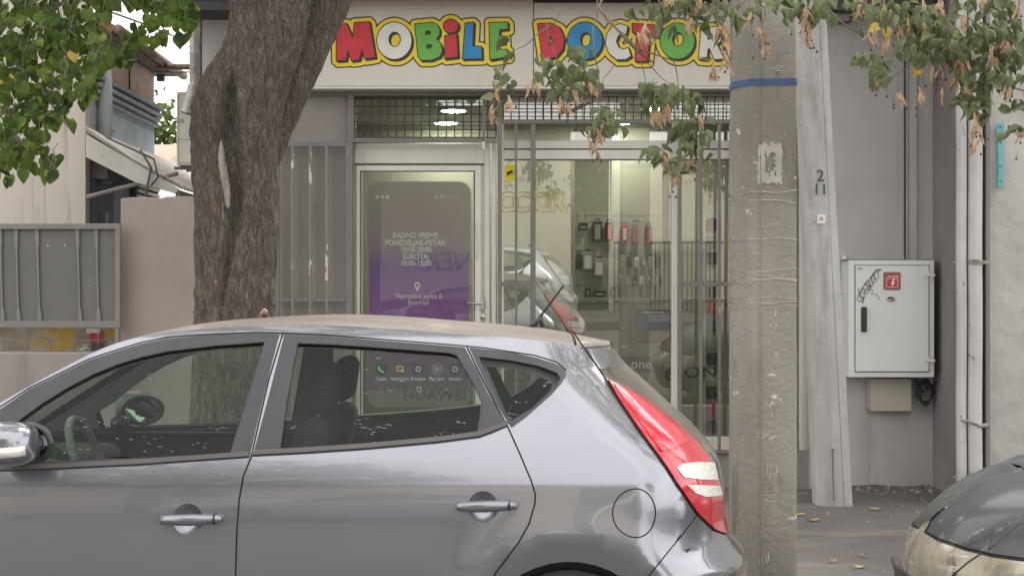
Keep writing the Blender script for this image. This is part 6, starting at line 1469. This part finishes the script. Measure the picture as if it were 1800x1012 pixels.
for cx, cy, rx, ry, n in clusters:
    for _ in range(int(n * (.9 if cx < 1560 else 1.25))):
        x = cx + rnd.gauss(0, .5) * rx; y = cy + rnd.gauss(0, .5) * ry; Y = YB_ + rnd.uniform(-.25, .3)
        items.append((P(x, y - 6, Y), Vector((rnd.gauss(0, .75), rnd.gauss(-.1, .5), -.75 + rnd.gauss(0, .35))), Vector((rnd.gauss(0, .6), -.7, rnd.gauss(.8, .5))), rnd.uniform(.036, .080), rnd.uniform(.9, 2.9), rnd.uniform(-.1, .8)))
scatter('leaves', items, LV, LF, M['leaf_dark'], l2)
sc = [(875, 160), (893, 182), (868, 205), (937, 160), (985, 188), (992, 196), (1035, 160), (1012, 175), (1150, 208), (1160, 210), (1172, 205), (1052, 238), (1044, 262), (1058, 215), (1230, 218), (1186, 300), (1186, 326), (1212, 288), (1170, 285), (1140, 55), (1215, 48), (1268, 55), (1272, 85), (1275, 112), (1125, 70), (1320, 38), (1335, 60), (1342, 85), (1415, 55), (1420, 75), (1418, 30), (1540, 135), (1543, 155), (1580, 178), (1612, 176), (1652, 168), (1535, 70), (1565, 80), (1600, 45), (1615, 52), (1585, 60), (1675, 95), (1690, 118), (1675, 112), (1760, 78), (1750, 85), (1768, 90), (1700, 125), (1640, 130), (1655, 135), (1700, 160), (1680, 150), (1715, 215), (1720, 235), (1718, 248), (1770, 165), (1790, 240), (1560, 20), (1510, 15), (1655, 15), (1730, 10), (1790, 20), (1745, 120), (1690, 45), (1625, 25), (1230, 10), (1180, 8), (1255, 130)]
br = []; sd_ = MB()
for x, y in sc:
    for _ in range(rnd.choice((3, 4, 4, 5))):
        p = P(x + rnd.gauss(0, 4), y - 14 + rnd.gauss(0, 5), YB_ - .05 + rnd.uniform(-.15, .12)); br.append((p, Vector((rnd.gauss(0, .33), rnd.gauss(0, .3), -1)), Vector((rnd.gauss(0, .7), -1, rnd.gauss(0, .4))), rnd.uniform(.055, .088), 1.6, rnd.uniform(-.2, .3)))
    for _ in range(3):
        c = P(x + rnd.gauss(0, 8), y + 8 + rnd.gauss(0, 9), YB_ - .02); sd_.lathe([(.001, -.0065), (.0055, -.003), (.0055, .003), (.001, .0065)], c, 'Z', 8); sd_.tube([c, c + Vector((rnd.uniform(-.02, .02), 0, .04))], .0009, 4)
scatter('dry_bracts', br, BV, BF, M['bract'], l2)['kind'] = 'stuff'; sd_.build('seeds', M['seed'], l2, smooth=True)['kind'] = 'stuff'
scatter('yellow_leaves', [(P(x, y, YB_ - .1), (rnd.gauss(0, .8), 0, -.6), (0, -1, .6), .055, 1.2, .2) for x, y in ((1545, 48), (1556, 50), (1605, 120), (1618, 118))], LV, LF, M['leaf_yellow'], l2)
tw.build('branches', M['twig'], l2, smooth=True)
# small far tree between the houses
ft = thing('garden_tree', (-4.9, 24, 0), 'small pale green tree in the bright gap between the houses', 'tree')
MB().tube([(-4.9, 24, 0), (-4.9, 24, 3.2)], [.08, .05], 8).build('trunk', M['bark'], ft)
scatter('crown', [(Vector((-4.95 + rnd.gauss(0, .22), 24 + rnd.gauss(0, .25), 3.75 + rnd.gauss(0, .26))), rv(), rv(), .09, 1, .1) for _ in range(420)], LV, LF, M['leaf_bright'], ft)
# ---------------------------------------------------------------- the other side of the street, which the panes and the paint mirror
M['opp_cream'] = mat('opp_cream', (.60, .56, .45), .9, (.68, .63, .52), 1.2, bump=.003, bs=40)
M['opp_door'] = mat('opp_door', (.06, .07, .05), .7)
oo = thing('opposite_house', (0, -6.6, 0), 'cream house across the street with a dark passage and railings', 'building')
b = MB().box(-9, 1.10, -6.4, -6.0, 0, 4.6).box(1.85, 4.3, -6.4, -6.0, 0, 4.3); b.build('wall', M['opp_cream'], oo)
MB().box(1.0, 1.95, -8.5, -8.4, 0, 4.5).box(1.10, 1.85, -8.4, -8.3, 0, 4.5).build('passage', M['opp_door'], oo)
MB().box(-9, 4.4, -6.5, -5.7, 4.6, 4.75).build('eaves', M['soffit'], oo)
b = MB()
for i in range(24): b.box(1.90 + i * .085, 1.925 + i * .085, -5.85, -5.82, .1, 1.45)
b.box(1.9, 3.95, -5.86, -5.81, 1.4, 1.45).box(1.9, 3.95, -5.86, -5.81, .3, .36).build('railings', M['print_dark'], oo)
b = MB()
for x in (-6.2, -4.0): b.box(x, x + 1.1, -6.0, -5.97, 1.5, 3.2)
b.build('window', M['shop_glass'], oo)
text('wall_paint', 'NEKA', (-1.35, -5.985, 1.85), .5, M['steel'], oo, face=1, bold=-.004, shear=.2)
M['silver_paint'] = mat('silver_paint', (.60, .62, .64), .25, metal=.5, coat=1, coatr=.03)
def copy_car(src, dx, dy, repl, label):
    r = src.copy(); C.objects.link(r); r.location = Vector(src.location) + Vector((dx, dy, 0)); tag(r, label, 'car', 'cars parked along the kerb'); cache = {}
    def rec(o, par):
        c = o.copy(); C.objects.link(c); c.parent = par; c.matrix_parent_inverse = o.matrix_parent_inverse.copy()
        if any(s.material in repl for s in c.material_slots):
            if o.data.name not in cache:
                me = o.data.copy()
                for i, m_ in enumerate(me.materials):
                    if m_ in repl: me.materials[i] = repl[m_]
                cache[o.data.name] = me
            c.data = cache[o.data.name]
        for ch in list(o.children): rec(ch, c)
    for ch in list(src.children): rec(ch, r)
copy_car(hatch, .2, -9.9, {M['paint']: M['silver_paint'], M['roof_dust']: M['silver_paint'], M['lens_red']: M['silver_paint'], M['lens_pink']: M['lens_white']}, 'silver hatchback parked across the street, mirrored in the shop window')
for x, y, lb, n, zc_ in ((-3.6, -4.6, 'tree across the street on the left, mirrored in the paint of the grey car', 3000, 6.0), (12.5, -6.8, 'tree across the street on the right, mirrored in the panes', 2200, 6.2)):
    t = thing('street_tree', (x, y, .1), lb, 'tree', 'trees across the street')
    MB().tube([(x, y, 0), (x + .05, y, 2), (x, y, 4.5)], [.2, .16, .1], 16).build('trunk', M['bark'], t, smooth=True)
    scatter('crown', canopy((x, y, zc_), (3.4, 2.8, 2.6), n, .2, 3.2), LV, LF, M['leaf_bright'], t)
# glossy brown ball left on the car roof
bl = thing('brown_ball', tuple(P(465, 558, 6.75)), 'small glossy brown ball lying on the roof of the grey hatchback', 'ball')
zc0 = HB.rail(XF_(465, 6.75)) + HB.crown(XF_(465, 6.75)) + .016
cb_ = Vector((XF_(465, 6.75), 6.75, zc0)); prof = [(.0165 * math.sin(math.pi * i / 14) + .0001, -.0165 * math.cos(math.pi * i / 14)) for i in range(15)]
MB().lathe(prof, cb_, 'Z', 24).build('ball', mat('chestnut', (.09, .03, .018), .18, (.14, .05, .03), 30, coat=1, coatr=.03), bl, smooth=True)
MB().lathe([(.006, 0), (.004, .003)], cb_ + Vector((0, 0, .0155)), 'Z', 12).build('scar', M['sg_white'], bl)
